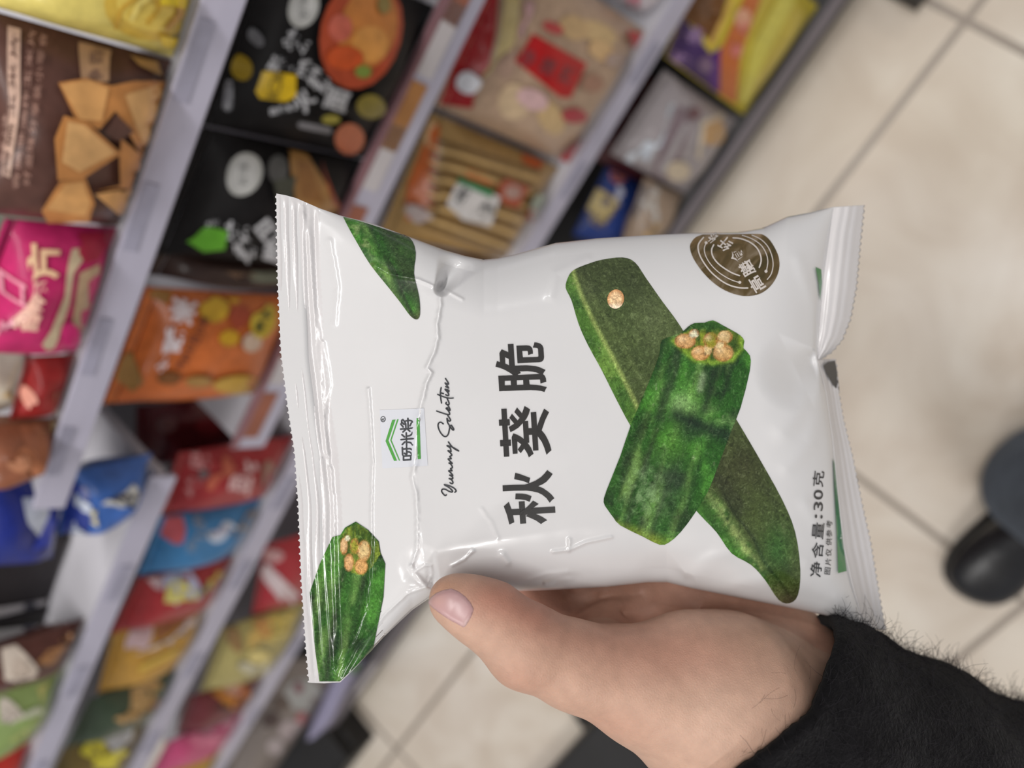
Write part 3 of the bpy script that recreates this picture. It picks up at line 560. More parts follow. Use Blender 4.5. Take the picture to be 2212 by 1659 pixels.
pack('snack_bag', 'clear pack of beige noodle sticks with a white and green label', SB, GC_, ROWC, [(820, 500), (932, 240), (1225, 370), (1120, 570)], 0.06, (170, 136, 84), [
    ('picture', (196, 100, 44), 'p', [(880, 400), (935, 262), (950, 270), (920, 400), (905, 460), (870, 470)]), ('picture', (216, 176, 130), 'p', [(915, 300), (930, 262), (942, 268), (925, 320)]), ('picture', (200, 100, 46), 'p', [(1010, 365), (1050, 380), (1090, 430), (1050, 420), (1000, 390)]), ('picture', (196, 86, 40), 'p', [(1125, 325), (1175, 345), (1165, 365), (1130, 350)]),
    ] + [('picture', (206, 172, 116) if k % 2 else (112, 84, 46), 's', [(935 - 3 * k, 300 + 15 * k), (1165 - 6 * k, 372 + 15 * k)], 7) for k in range(13)] + [
    ('label', (206, 202, 200), 'p', [(962, 440), (985, 395), (1082, 425), (1060, 490), (1000, 475)]), ('label', (64, 128, 84), 'p', [(985, 392), (990, 382), (1068, 412), (1062, 428)]), ('label', (50, 54, 54), 't', '竹笋', (1000, 425), (1048, 458), 36, 34, 0.06),
    ('label', (170, 84, 60), 'p', [(1075, 400), (1095, 385), (1145, 405), (1120, 450), (1085, 440)]), ('label', (180, 150, 140), 'e', 1108, 415, 18, 15), ('picture', (180, 164, 160), 'e', 895, 455, 20, 18), ('picture', (176, 190, 170), 'e', 1160, 445, 14, 28, 0.4), ('picture', (206, 110, 110), 'e', 1148, 465, 10, 14)], 0.22, dy=0.004)
pack('snack_bag', 'mixed brown and green bag low behind the held pack', SB, GC_, ROWC, [(760, 640), (830, 510), (1110, 575), (1040, 690)], 0.05, (150, 116, 84), [('picture', (196, 150, 96), 'e', 1000, 535, 24, 22), ('picture', (70, 120, 90), 'e', 1090, 540, 22, 16), ('picture', (190, 100, 80), 'e', 1050, 550, 14, 12)], 0.22, dy=0.008)
pack('snack_bag', 'white and pink bag at the top edge beside the red and beige bag', SB, GC_, ROWC, [(1290, 10), (1290, -110), (1545, -90), (1462, 70)], 0.05, (204, 196, 204), [('picture', (200, 120, 140), 'p', [(1350, -10), (1385, -10), (1380, 15), (1360, 16)]), ('picture', (110, 104, 108), 'p', [(1300, 30), (1340, 20), (1400, 60), (1380, 70)])], 0.22, dy=0.01)
# lowest deck
pack('snack_bag', 'purple, orange and yellow striped bag at the top edge near the floor', SB, GD, ROWD, [(1425, 135), (1500, -90), (1810, -60), (1615, 238)], 0.06, (196, 176, 62), [
    ('picture', (74, 52, 96), 'p', [(1430, 130), (1470, 20), (1490, 60), (1530, 110), (1565, 165), (1545, 205)]), ('picture', (112, 74, 40), 'p', [(1465, 30), (1490, -30), (1570, -30), (1545, 95), (1510, 70)]), ('picture', (86, 44, 118), 'p', [(1530, 120), (1560, 100), (1555, 200), (1535, 200)]),
    ('picture', (190, 106, 56), 'p', [(1556, 110), (1610, -10), (1650, -20), (1600, 120), (1590, 225), (1555, 205)]), ('picture', (206, 196, 86), 'p', [(1625, 100), (1690, -20), (1730, -20), (1660, 110), (1610, 230), (1600, 220)]), ('picture', (206, 166, 90), 's', [(1535, 95), (1580, 0)], 10),
    ('lettering', (150, 120, 160), 't', '香芋', (1470, 130), (1500, 75), 40, 36, 0.04), ('lettering', (214, 160, 130), 'e', 1605, 40, 18, 22), ('lettering', (206, 120, 110), 't', '薯片', (1590, 110), (1606, 60), 26, 30, 0.03), ('lettering', (120, 96, 120), 'e', 1525, 140, 16, 18)], 0.35)
pack('snack_bag', 'clear tray pack of white and tan biscuits near the floor', SB, GD, ROWD, [(1318, 330), (1425, 165), (1600, 248), (1490, 425)], 0.06, (158, 150, 152), [
    ('picture', (190, 196, 206), 'p', [(1380, 340), (1435, 215), (1455, 222), (1400, 350)]), ('picture', (128, 112, 118), 'p', [(1405, 380), (1465, 225), (1500, 250), (1450, 390)]), ('picture', (164, 158, 160), 'p', [(1420, 370), (1478, 262), (1490, 268), (1435, 380)]), ('picture', (188, 150, 104), 'e', 1540, 285, 24, 30, 0.5), ('picture', (204, 190, 170), 's', [(1510, 340), (1520, 265), (1560, 250)], 10), ('picture', (200, 184, 160), 'e', 1465, 370, 26, 22),
    ('label', (200, 206, 214), 's', [(1345, 370), (1385, 300)], 16), ('label', (110, 80, 84), 'e', 1500, 245, 14, 14)], 0.35, dy=0.002)
pack('snack_bag', 'blue pack with a cream label standing near the floor', SB, GD, ROWD, [(1235, 510), (1322, 342), (1400, 382), (1310, 530)], 0.05, (40, 62, 128), [('label', (206, 186, 130), 'p', [(1265, 450), (1290, 405), (1325, 420), (1300, 480)]), ('label', (200, 120, 110), 'e', 1335, 380, 20, 16), ('label', (206, 206, 224), 'e', 1330, 415, 18, 16), ('label', (150, 130, 90), 't', '曲奇', (1282, 462), (1300, 425), 26)], 0.35, dy=0.05)
pack('snack_bag', 'second clear biscuit pack with a grey tray, half hidden by the held pack', SB, GD, ROWD, [(1335, 545), (1390, 388), (1505, 432), (1440, 580)], 0.05, (150, 130, 112), [('picture', (120, 112, 110), 'p', [(1345, 460), (1385, 395), (1400, 400), (1370, 470)]), ('picture', (176, 170, 164), 'p', [(1380, 430), (1410, 400), (1425, 410), (1395, 470)]), ('picture', (190, 160, 120), 'e', 1400, 495, 30, 18), ('picture', (110, 70, 50), 's', [(1440, 500), (1470, 440)], 10)], 0.35, dy=0.004)
pack('snack_bag', 'maroon bag with grey lettering in the shade at the back of the deck', SB, GD, ROWD, [(1240, 360), (1350, 130), (1430, 170), (1340, 380)], 0.03, (74, 34, 40), [('lettering', (130, 110, 112), 't', '巧克力', (1320, 290), (1372, 190), 34, 30, 0.02)], 0.35, dy=0.05)
pack('snack_bag', 'greyish clear bag of pale nuts low behind the bag corner', SB, GD, ROWD, [(500, 1675), (590, 1405), (780, 1420), (680, 1690)], 0.06, (128, 118, 112), [
    ('picture', (160, 160, 158), 'e', 655, 1500, 40, 34), ('picture', (92, 78, 70), 'e', 607, 1520, 20, 18), ('picture', (76, 60, 56), 'e', 585, 1555, 20, 18), ('picture', (168, 154, 156), 'e', 630, 1580, 28, 24), ('picture', (176, 164, 166), 'e', 594, 1614, 18, 18), ('picture', (176, 104, 110), 'e', 653, 1552, 13, 12), ('picture', (116, 66, 76), 'e', 645, 1486, 10, 12), ('picture', (150, 112, 80), 'p', [(655, 1600), (690, 1540), (708, 1545), (670, 1610)])], 0.35, dy=0.035)
pack('snack_bag', 'lilac white bag with a red corner below the bag corner', SB, GD, ROWD, [(690, 1570), (742, 1425), (850, 1410), (800, 1560)], 0.045, (150, 146, 172), [('picture', (186, 182, 222), 'p', [(712, 1528), (755, 1465), (770, 1470), (728, 1535)]), ('picture', (128, 58, 72), 'p', [(755, 1470), (785, 1450), (790, 1475), (760, 1500)]), ('picture', (84, 130, 70), 'e', 765, 1440, 16, 14)], 0.35, dy=0.003)
place_packs()
# things on the floor
def crate(label, poly, h, lipw=0.012):
    """open black box standing on the floor, outline given anticlockwise"""
    poly = np.asarray(poly, float); c = poly.mean(0); n = len(poly)
    inn = c + (poly - c) * (1 - lipw / np.linalg.norm(poly - c, axis=1))[:, None]
    r = empty('storage_box', (c[0], c[1], 0), label, 'box')
    b = MB()
    rings = [(poly, 0.001), (poly, h), (inn, h), (inn, h - 0.012)]
    V = [(p[0], p[1], z) for pp, z in rings for p in pp]
    F = [list(range(n))[::-1]] + [(k * n + i, k * n + (i + 1) % n, (k + 1) * n + (i + 1) % n, (k + 1) * n + i) for k in range(3) for i in range(n)] + [list(range(3 * n, 4 * n))]
    b.add(V, F); bevel(b.build('box_body', M_BLACK, r), 0.004)
    b = MB(); m = (poly[0] + poly[1]) / 2; t = unit(np.append(poly[1] - poly[0], 0)); nn = np.array([t[1], -t[0], 0])
    m3 = np.array([m[0], m[1], h * 0.7]); w = min(0.05, 0.3 * np.linalg.norm(poly[1] - poly[0]))
    b.tube([m3 - t * w, m3 - t * w + nn * 0.012, m3 + t * w + nn * 0.012, m3 + t * w], 0.005, 6); b.build('handle', M_BLACK, r)
    return r
crate('black box on the floor at the far end of the shelving, bottom left', [(-1.485, 0.165), (-1.475, 0.24), (-1.435, 0.55), (-1.9, 0.55), (-1.9, 0.165)], 0.10)
crate('black box on the tiled floor just below the wrist', [(-1.45, -0.42), (-0.93, -0.42), (-0.93, -0.168), (-1.45, -0.176)], 0.05)
crate('smaller black box standing askew, mostly hidden behind the thumb side of the hand', [(-0.985, -0.163), (-0.86, -0.150), (-0.82, -0.02), (-0.955, -0.05)], 0.05)
crate('small black box beside the shelf foot at the top edge', [(0.305, 0.165), (0.48, 0.165), (0.48, 0.255), (0.305, 0.255)], 0.05)

# ------------------------------------------------------------------ the held bag of okra crisps
IZ0, IZ1 = 1 / 0.195, 1 / 0.222
def zplane(x): return 1.0 / (IZ0 + (IZ1 - IZ0) * (np.asarray(x, float) - 600) / 1290.0)
TOPL = np.array([(597,418),(618,422),(640,428),(690,450),(740,467),(800,481),(880,510),(960,540),(1005,553),(1045,561),(1075,558),(1110,550),(1200,525),(1290,515),(1400,508),(1500,503),(1600,501),(1650,492),(1700,468),(1750,459),(1800,447)], float)
BOTL = np.array([(668,1475),(700,1476),(735,1474),(765,1445),(830,1375),(890,1318),(935,1287),(1000,1280),(1060,1278),(1120,1277),(1180,1275),(1310,1268),(1400,1258),(1440,1258),(1500,1272),(1600,1292),(1700,1312),(1750,1322),(1830,1340),(1872,1356)], float)
LEFTL = np.array([(597,418),(598,500),(600,600),(607,760),(622,880),(637,980),(645,1100),(651,1250),(661,1400),(668,1475)], float)
RIGHTL = np.array([(1800,447),(1790,520),(1779,600),(1772,680),(1766,775),(1785,850),(1799,950),(1808,1050),(1822,1180),(1840,1260),(1860,1330),(1872,1356)], float)
RIDGES = [  # creases standing out of the film: polyline, height (m), half width (px)
    ([(808,573),(840,592),(905,604),(950,624)], .00055, 3.6), ([(957,626),(950,640),(952,660),(944,700),(946,730),(938,760),(922,795),(932,805),(920,830),(908,880),(904,905)], .0007, 4.4),
    ([(904,905),(896,950),(899,985),(890,1030),(898,1065),(901,1110),(901,1160),(900,1190),(889,1222)], .0007, 4.4), ([(795,840),(800,900),(805,1000),(802,1100),(803,1170),(798,1240),(788,1320),(765,1380),(738,1425)], .00055, 3.6),
    ([(889,1222),(895,1238),(912,1255),(922,1266)], .0006, 5), ([(900,1232),(918,1221),(932,1222),(933,1240),(925,1262)], .0005, 3.2), ([(921,1268),(880,1282),(830,1330),(770,1395),(735,1462)], .00055, 3.6),
    ([(976,1222),(1003,1208),(1022,1190)], .00055, 3.6), ([(1195,1192),(1230,1188),(1265,1172),(1320,1160)], .0004, 4), ([(1229,1190),(1231,1165)], .0004, 4), ([(1086,1200),(1096,1215)], .0007, 8),
    ([(965,628),(980,636),(998,646)], .0004, 4), ([(1270,560),(1200,590),(1190,640)], .0003, 10), ([(1140,1255),(1180,1240),(1225,1235)], .0003, 6), ([(1185,1272),(1205,1255),(1230,1252)], .0004, 6),
    ([(1040,1100),(1062,1130),(1075,1160)], .0002, 5), ([(1480,1262),(1530,1215),(1590,1180)], .0006, 22), ([(1550,1290),(1600,1262),(1650,1255)], .0007, 18), ([(1640,1110),(1690,1180),(1740,1215)], .0004, 14),
    ([(1742,1090),(1776,1150),(1795,1240)], .0005, 16), ([(1725,560),(1760,660),(1766,770)], .0005, 16), ([(1690,930),(1735,880),(1766,790)], .0008, 22), ([(1700,1010),(1750,960),(1780,830)], .0006, 18),
    ([(712,520),(730,620),(722,700)], .0003, 6), ([(698,740),(712,830),(700,900)], .0003, 6), ([(650,428),(668,520),(676,640),(690,760),(697,860),(705,980)], .0005, 7), ([(715,1010),(722,1100),(725,1240),(727,1340),(722,1440)], .0004, 5)]
DENTS = [((955,622),(1000,548),.0075,46), ((1766,778),(1720,800),.006,70), ((938,1262),(905,1225),.003,40), ((1480,1262),(1440,1262),.003,60), ((1180,1262),(1240,1266),.002,26)]
def segdist(x, y, a, c):
    a, c = np.asarray(a, float), np.asarray(c, float); d = c - a; t = np.clip(((x - a[0]) * d[0] + (y - a[1]) * d[1]) / max(d.dot(d), 1e-9), 0, 1)
    return np.hypot(x - a[0] - t * d[0], y - a[1] - t * d[1]), t
_tab = rng.random((256, 256))
def vnoise(x, y):
    xi, yi = np.floor(x).astype(int), np.floor(y).astype(int); fx, fy = x - xi, y - yi
    fx, fy = fx * fx * (3 - 2 * fx), fy * fy * (3 - 2 * fy); g = lambda i, j: _tab[(xi + i) % 256, (yi + j) % 256]
    return (g(0, 0) * (1 - fx) + g(1, 0) * fx) * (1 - fy) + (g(0, 1) * (1 - fx) + g(1, 1) * fx) * fy - 0.5
def edges(x): return np.interp(x, TOPL[:, 0], TOPL[:, 1]), np.interp(x, BOTL[:, 0], BOTL[:, 1])
def front_bulge(x, y):
    """how far the front film stands in front of the seam plane (m)"""
    x, y = np.asarray(x, float), np.asarray(y, float)
    yt, yb = edges(x); xl = np.interp(y, LEFTL[:, 1], LEFTL[:, 0]); xr = np.interp(y, RIGHTL[:, 1], RIGHTL[:, 0])
    dt, db = np.clip(y - yt, 0, None), np.clip(yb - y, 0, None); dl, dr = np.clip(x - xl, 0, None), np.clip(xr - x, 0, None)
    k = np.interp(x, [600, 760, 950, 1250, 1900], [60, 90, 120, 150, 150])
    pv = np.clip(dt / k, 0, 1); pv = np.sqrt(np.clip(1 - (1 - pv) ** 2, 0, 1)); qv = np.clip(db / (k * 0.9), 0, 1); qv = np.sqrt(np.clip(1 - (1 - qv) ** 2, 0, 1))
    xc = np.interp(y, [430, 625, 800, 1000, 1270], [965, 957, 926, 896, 922]); pu = np.clip((dl - 78) / (xc - xl - 78), 0, 1); qu = np.clip(dr / 150, 0, 1); qu = np.sqrt(np.clip(1 - (1 - qu) ** 2, 0, 1))
    v = (y - yt) / np.maximum(yb - yt, 1); u = np.clip((x - 700) / 1080, 0, 1)
    B = 0.0125 * pv * qv * pu * qu * (1 + 0.28 * (1 - (2 * v - 1) ** 2) * np.sin(np.pi * np.clip(u, 0, 1)))
    m = np.clip(np.minimum(np.minimum(dt, db) / 30, np.minimum(dl, dr) / 12), 0, 1)
    D = 0.0010 * vnoise(x / 300, y / 240 + 7) + 0.00018 * vnoise(x / 90 + 40, y / 120 + 3) + 0.00003 * vnoise(x / 30 + 9, y / 36 + 5)
    for pts, h, w in RIDGES:
        dmin = np.full(x.shape, 1e9); jx = 6 * vnoise(x / 9, y / 9 + 31)
        lo = np.min(np.array(pts), 0) - 4 * w - 8; hi = np.max(np.array(pts), 0) + 4 * w + 8
        s = (x > lo[0]) & (x < hi[0]) & (y > lo[1]) & (y < hi[1])
        if not s.any(): continue
        for a, c in zip(pts[:-1], pts[1:]): dmin[s] = np.minimum(dmin[s], segdist(x[s] + (jx[s] if w < 8 else 0) * 0.35, y[s], a, c)[0])
        D = D + h * np.exp(-(dmin / w) ** 2)
    for a, c, dep, w in DENTS:
        d, t = segdist(x, y, a, c); D = D - dep * (1 - 0.4 * t) * (lambda q: q * q * (3 - 2 * q))(np.clip(1 - d / (w * (0.45 + 0.9 * t)), 0, 1)) * pv ** 0.3
    # crimped heat seal
    wob = 6 * vnoise(y / 120, y * 0 + 2)
    cr = np.clip((np.interp(y, [420, 1475], [96, 66]) - dl) / 12, 0, 1) * np.clip(dl / 14, 0, 1)
    D = D + cr * 0.00022 * np.sin((dl + wob) * 2 * np.pi / 17.5) * (0.65 + 0.7 * vnoise(x / 12, y / 60 + 11))
    return B + D * m
def zf(x, y, off=0.0): return zplane(x) - front_bulge(x, y) - off
def polyp(pl, n):
    d = np.concatenate([[0], np.cumsum(np.linalg.norm(np.diff(pl, axis=0), axis=1))]); t = np.linspace(0, d[-1], n)
    return np.stack([np.interp(t, d, pl[:, 0]), np.interp(t, d, pl[:, 1])], -1)
def coons(T, B, L, R):
    n, m = len(T), len(L); s = np.linspace(0, 1, n)[:, None, None]; t = np.linspace(0, 1, m)[None, :, None]
    return (1 - t) * T[:, None] + t * B[:, None] + (1 - s) * L[None] + s * R[None] - ((1 - s) * (1 - t) * T[0] + s * (1 - t) * T[-1] + (1 - s) * t * B[0] + s * t * B[-1])
def teeth(pl, pitch, amp, n):
    p = polyp(pl, n); d = np.concatenate([[0], np.cumsum(np.linalg.norm(np.diff(p, axis=0), axis=1))])
    tri = np.abs(((d / pitch) % 1) - 0.5) * 2; p = p.copy(); p[1:-1, 0] += (amp * (tri - 0.5) * 2)[1:-1]; return p
M_FILM = material('white_glossy_film', rgb(212, 211, 212), 0.22, spec=0.5, coat=0.3, coat_rough=0.06, noise_amt=0.012, noise_scale=40)
M_SEAL = material('white_sealed_film', rgb(204, 201, 202), 0.3, spec=0.5, coat=0.25, coat_rough=0.15, noise_amt=0.02, noise_scale=90)
bag_c = P(1200, 880, 0.212)
bag = empty('crisp_bag', bag_c, 'white bag of okra crisps with black lettering held up in the hand', 'snack bag')
NU, NV = 540, 520
Lp = teeth(LEFTL, 14.6, 4.2, NV)
G = coons(polyp(TOPL, NU), polyp(BOTL, NU), Lp, polyp(RIGHTL, NV))
gx, gy = G[..., 0], G[..., 1]
F = P(gx, gy, zf(gx, gy)).reshape(-1, 3)
gf = grid_faces(NU, NV)
xl_ = np.interp(gy, LEFTL[:, 1], LEFTL[:, 0])
sealmask = (gx - xl_)[:-1, :-1].ravel() < 92
obj('front_panel', F, gf[~sealmask], M_FILM, bag)
obj('top_seal', F, gf[sealmask], M_SEAL, bag)
for o in bag.children:                                      # drop the vertices each part does not use
    me = o.data; used = np.zeros(len(me.vertices), bool); idx = np.zeros(len(me.loops), int); me.loops.foreach_get('vertex_index', idx); used[idx] = True
    bm = bmesh.new(); bm.from_mesh(me); bm.verts.ensure_lookup_table()
    bmesh.ops.delete(bm, geom=[v for v in bm.verts if not used[v.index]], context='VERTS'); bm.to_mesh(me); bm.free()
def zback(x, y):
    yt, yb = edges(x); xl = np.interp(y, LEFTL[:, 1], LEFTL[:, 0]); xr = np.interp(y, RIGHTL[:, 1], RIGHTL[:, 0])
    dt, db = np.clip((y - yt) / 140, 0, 1), np.clip((yb - y) / 140, 0, 1); dl, dr = np.clip((x - xl - 60) / 260, 0, 1), np.clip((xr - x) / 200, 0, 1)
    q = lambda t: np.sqrt(np.clip(1 - (1 - t) ** 2, 0, 1))
    return zplane(x) + 0.0112 * q(dt) * q(db) * q(dl) * q(dr) + 0.0003 * np.clip(np.minimum(np.minimum(dt, db), np.minimum(dl * 4, dr)) * 8, 0, 1)
G2 = G[::4, ::4] if False else coons(polyp(TOPL, 100), polyp(BOTL, 100), polyp(LEFTL, 106), polyp(RIGHTL, 106))
obj('back_panel', P(G2[..., 0], G2[..., 1], zback(G2[..., 0], G2[..., 1])).reshape(-1, 3), grid_faces(100, 106)[:, ::-1], M_FILM, bag)
# bottom seal: the upper half flips up, the lower half folds back
def flap(name, inner, outer, z_in, z_out, curl, n=170, m=26, mat=M_SEAL):
    I = polyp(np.array(inner, float), n); O = polyp(np.array(outer, float), n)
    t = np.linspace(0, 1, m)[None, :]; g = I[:, None] * (1 - t[..., None]) + O[:, None] * t[..., None]; g[:, -1] = teeth(np.array(outer, float), 14.0, 2.4, n)
    z = zplane(I[:, 0])[:, None] + z_in * (1 - t) + z_out * t + curl * np.sin(np.pi * t) + 0.00022 * np.sin(t * m * 0.9 + 1.5 * vnoise(t * 3, np.linspace(0, 5, n)[:, None])) * np.sin(np.pi * np.clip(t * 1.1, 0, 1))
    z = z + 0.0006 * vnoise(np.linspace(0, 6, n)[:, None], t * 2)
    o = obj(name, P(g[..., 0], g[..., 1], z).reshape(-1, 3), grid_faces(n, m), mat, bag)
    s = o.modifiers.new('s', 'SOLIDIFY'); s.thickness = 0.00015; s.offset = 1
    return o
UPI = [(447,1800),(520,1790),(600,1779),(680,1772),(740,1768),(775,1766)]; LOI = [(775,1766),(850,1785),(950,1799),(1050,1808),(1180,1822),(1260,1840),(1330,1860),(1356,1872)]
sw = lambda l: [(b_, a_) for a_, b_ in l]
flap('bottom_seal', sw(UPI), [(1868,443),(1860,520),(1851,620),(1838,690),(1820,735),(1797,762),(1772,778)], 0.0, 0.004, -0.0022)['label'] = 'bright upper half of the crimped bottom seal'
flap('bottom_seal', sw(LOI), [(1806,776),(1812,845),(1822,905),(1842,985),(1863,1090),(1881,1170),(1896,1260),(1908,1330),(1914,1362)], 0.0, 0.009, 0.0015)
V, Fc = fill([(1779,790),(1788,782),(1804,779),(1808,800),(1812,830),(1813,848),(1800,832),(1788,812)], 5)
tt = np.clip((V[:, 0] - 1770) / 40, 0, 1)
obj('dark_print', P(V[:, 0], V[:, 1], zplane(V[:, 0]) + 0.009 * tt - 0.0004), Fc, material('black_print', rgb(44, 46, 50), 0.3), bag)['label'] = 'dark printed patch on the bottom seal'
# ---- print on the bag
INK = material('black_ink', rgb(52, 51, 51), 0.25, spec=0.5, coat=0.25)
INK2 = material('grey_ink', rgb(70, 72, 76), 0.25, spec=0.5, coat=0.25)
GREEN = material('green_ink', rgb(84, 158, 74), 0.22, spec=0.5, coat=0.3)
GREEN2 = material('deep_green_ink', rgb(40, 122, 66), 0.22, spec=0.5, coat=0.3)
def bag_print(name, sets, mat, off=0.00022, mats=None):
    mb = MB()
    for it in sets:
        V, Fc, mi = it if len(it) == 3 else (*it, 0)
        V = np.asarray(V, float); mb.add(P(V[:, 0], V[:, 1], zf(V[:, 0], V[:, 1], off)), Fc, mi)
    return mb.build(name, mat, bag, True, mats)
def crop(pts, ox, oy, s): return [(ox + x / s, oy + y / s) for x, y in pts]
cui = [[(180,905),(330,898),(335,1265),(203,1275)], [(320,900),(525,888),(640,885),(1175,860),(1245,862),(1290,905),(1315,960),(1327,1048),(1280,1058),(1188,1090),(1180,1000),(1165,992),(915,1000),(320,1025)],
    [(325,1135),(930,1112),(1080,1122),(1200,1140),(1340,1175),(1310,1225),(1283,1292),(1200,1265),(1080,1250),(950,1245),(700,1252),(330,1268)], [(475,1010),(618,1005),(625,1130),(485,1135)], [(775,1000),(915,995),(928,1120),(780,1125)],
    [(203,370),(262,272),(440,350),(440,505),(340,460),(325,455)], [(208,375),(340,455),(346,618),(222,585)], [(150,552),(222,577),(345,612),(440,655),(575,662),(620,760),(720,835),(640,875),(600,890),(530,885),(470,840),(330,760),(220,715),(112,688)],
    [(408,148),(542,143),(575,668),(440,662)], [(575,662),(700,657),(850,653),(950,660),(1060,672),(1160,698),(1310,765),(1270,815),(1245,862),(1175,860),(1090,825),(1000,805),(880,793),(680,800),(560,800)], [(520,740),(640,760),(720,835),(640,875),(640,890),(530,890)],
    [(612,185),(850,177),(920,185),(965,210),(990,250),(1003,310),(1008,375),(955,385),(895,410),(888,330),(875,308),(750,310),(765,465),(1115,455),(1140,440),(1130,265),(1110,240),(1003,228),(1030,170),(1045,105),(1110,112),(1180,135),(1230,175),(1258,240),(1272,450),(1265,510),(1230,560),(1160,580),(640,605)]]
kui = [[(252,200),(378,195),(442,1340),(315,1348)], [(193,460),(450,447),(458,597),(200,605)], [(220,950),(478,937),(485,1085),(228,1098)],
    [(805,135),(870,170),(938,215),(905,330),(850,440),(760,548),(660,650),(560,715),(470,758),(450,695),(430,635),(540,570),(640,480),(690,420),(745,310),(780,220)], [(627,170),(745,310),(690,420),(565,278)], [(505,320),(640,478),(560,555),(445,418)],
    [(540,788),(640,825),(720,870),(800,930),(880,1015),(960,1130),(1022,1275),(960,1320),(912,1362),(870,1260),(800,1150),(730,1050),(630,975),(560,930)], [(500,880),(540,788),(630,960),(640,1270),(528,1278)], [(730,1050),(800,1150),(715,1260),(645,1175)],
    [(765,500),(890,490),(920,1010),(795,1015)], [(955,285),(1085,275),(1140,1193),(1012,1200)], [(880,665),(1000,660),(1005,820),(890,825)], [(1050,640),(1110,610),(1215,715),(1120,850),(1050,830)],
    [(1275,198),(1390,282),(1300,470),(1215,715),(1130,760),(1060,720),(1110,610),(1180,410)], [(1215,715),(1300,820),(1360,930),(1410,1050),(1450,1190),(1390,1240),(1333,1298),(1280,1130),(1220,990),(1120,850),(1070,800),(1100,720)]]
qiu = [[(585,238),(700,270),(940,360),(910,488),(780,435),(560,388)], [(283,538),(560,525),(810,520),(910,490),(1060,430),(1200,340),(1290,250),(1350,172),(1410,220),(1478,265),(1420,350),(1330,450),(1240,510),(1125,558),(1250,605),(1370,690),(1450,760),(1520,845),(1460,890),(1410,952),(1330,840),(1230,760),(1130,710),(1000,680),(860,662),(560,665),(288,680)],
    [(595,733),(740,735),(850,750),(975,795),(930,930),(830,890),(710,872),(587,868)], [(430,932),(490,1100),(530,1250),(562,1418),(445,1472),(390,1250),(312,1038)], [(670,925),(808,915),(845,1445),(705,1455)],
    [(485,1105),(820,1090),(1010,1072),(1535,1042),(1545,1190),(1070,1218),(840,1240),(520,1252)], [(1010,903),(1145,982),(1020,1070),(900,1180),(830,1085),(920,1000)], [(840,1272),(950,1180),(1070,1218),(1220,1285),(1350,1370),(1270,1410),(1200,1460),(1080,1375),(960,1320)]]
for polys, oy in ((cui, 730), (kui, 865), (qiu, 1000)):
    bag_print('title_character', [fill(crop(p, 1060, oy, 11.06), 8) for p in polys], INK)
sel = [[(325,1255),(270,1215),(215,1225),(190,1290),(215,1400),(270,1500),(340,1570),(400,1575),(450,1520),(475,1420),(490,1320),(440,1230),(425,1170),(420,1110),(450,1170),(500,1180),(505,1140),(440,1040)], [(480,1320),(525,1290),(560,1330),(595,1395),(575,1412),(540,1380),(495,1320)],
    [(155,925),(300,975),(440,1015),(490,1000),(455,920),(400,860),(430,840),(450,890),(490,910),(495,880),(440,770)], [(405,700),(390,735),(440,765),(475,740),(450,660),(420,600)], [(180,497),(280,540),(400,580),(500,595),(580,590)], [(280,720),(260,600),(250,450),(270,325)], [(270,460),(330,478)],
    [(385,505),(440,530),(465,510),(440,450),(370,370),(420,375),(470,400),(455,430),(400,390)], [(460,330),(385,300),(420,310),(460,335),(420,270),(370,205),(440,235),(460,220),(420,150),(380,90)]]
yum = [[(405,1470),(370,1490),(310,1430),(280,1370),(310,1325),(380,1330),(470,1380),(545,1400),(560,1370),(480,1290),(350,1210),(480,1240),(600,1300),(655,1370),(620,1405)], [(495,1160),(545,1185),(575,1160),(540,1090),(475,1055),(540,1060),(570,1050),(550,1000),(485,965),(570,975)],
    [(570,975),(520,910),(465,860),(490,850),(550,855),(510,800),(560,770),(520,690),(470,655),(555,665)], [(555,665),(500,610),(450,550),(530,545),(490,490),(545,455),(500,390),(445,340),(525,360)], [(525,360),(500,270),(420,210),(560,250),(720,345),(640,310),(540,230),(455,115)]]
bag_print('script_lettering', [stroke(smooth_line(crop(p, 930, 810, 11.86)), 2.9) for p in sel] + [stroke(smooth_line(crop(p, 930, 945, 11.86)), 2.9) for p in yum], INK2)
LG = lambda pts: crop(pts, 810, 880, 12.76)
glyphs = [([(785,1345),(985,1335),(985,1440),(785,1455)], True), ([(752,1105),(762,1312)], False), ([(868,1090),(876,1290),(862,1305),(812,1265)], False), ([(765,1150),(960,1138),(1035,1172),(1030,1195)], False), ([(880,1222),(950,1232),(1000,1265),(1020,1312)], False),
    ([(860,705),(870,1055)], False), ([(715,890),(1055,860)], False), ([(742,755),(812,815)], False), ([(752,1025),(820,955)], False), ([(900,790),(960,780),(1010,745),(1035,680)], False), ([(905,960),(970,970),(1010,1000),(1035,1040)], False),
    ([(705,600),(1045,570)], False), ([(770,680),(850,605)], False), ([(960,660),(895,600)], False), ([(905,305),(912,545)], False), ([(850,372),(960,360),(1010,375),(1030,405)], False), ([(962,510),(1000,430)], False), ([(710,460),(775,540)], False), ([(735,430),(735,360),(765,340),(815,390),(845,460),(850,548)], False), ([(752,420),(800,470)], False)]
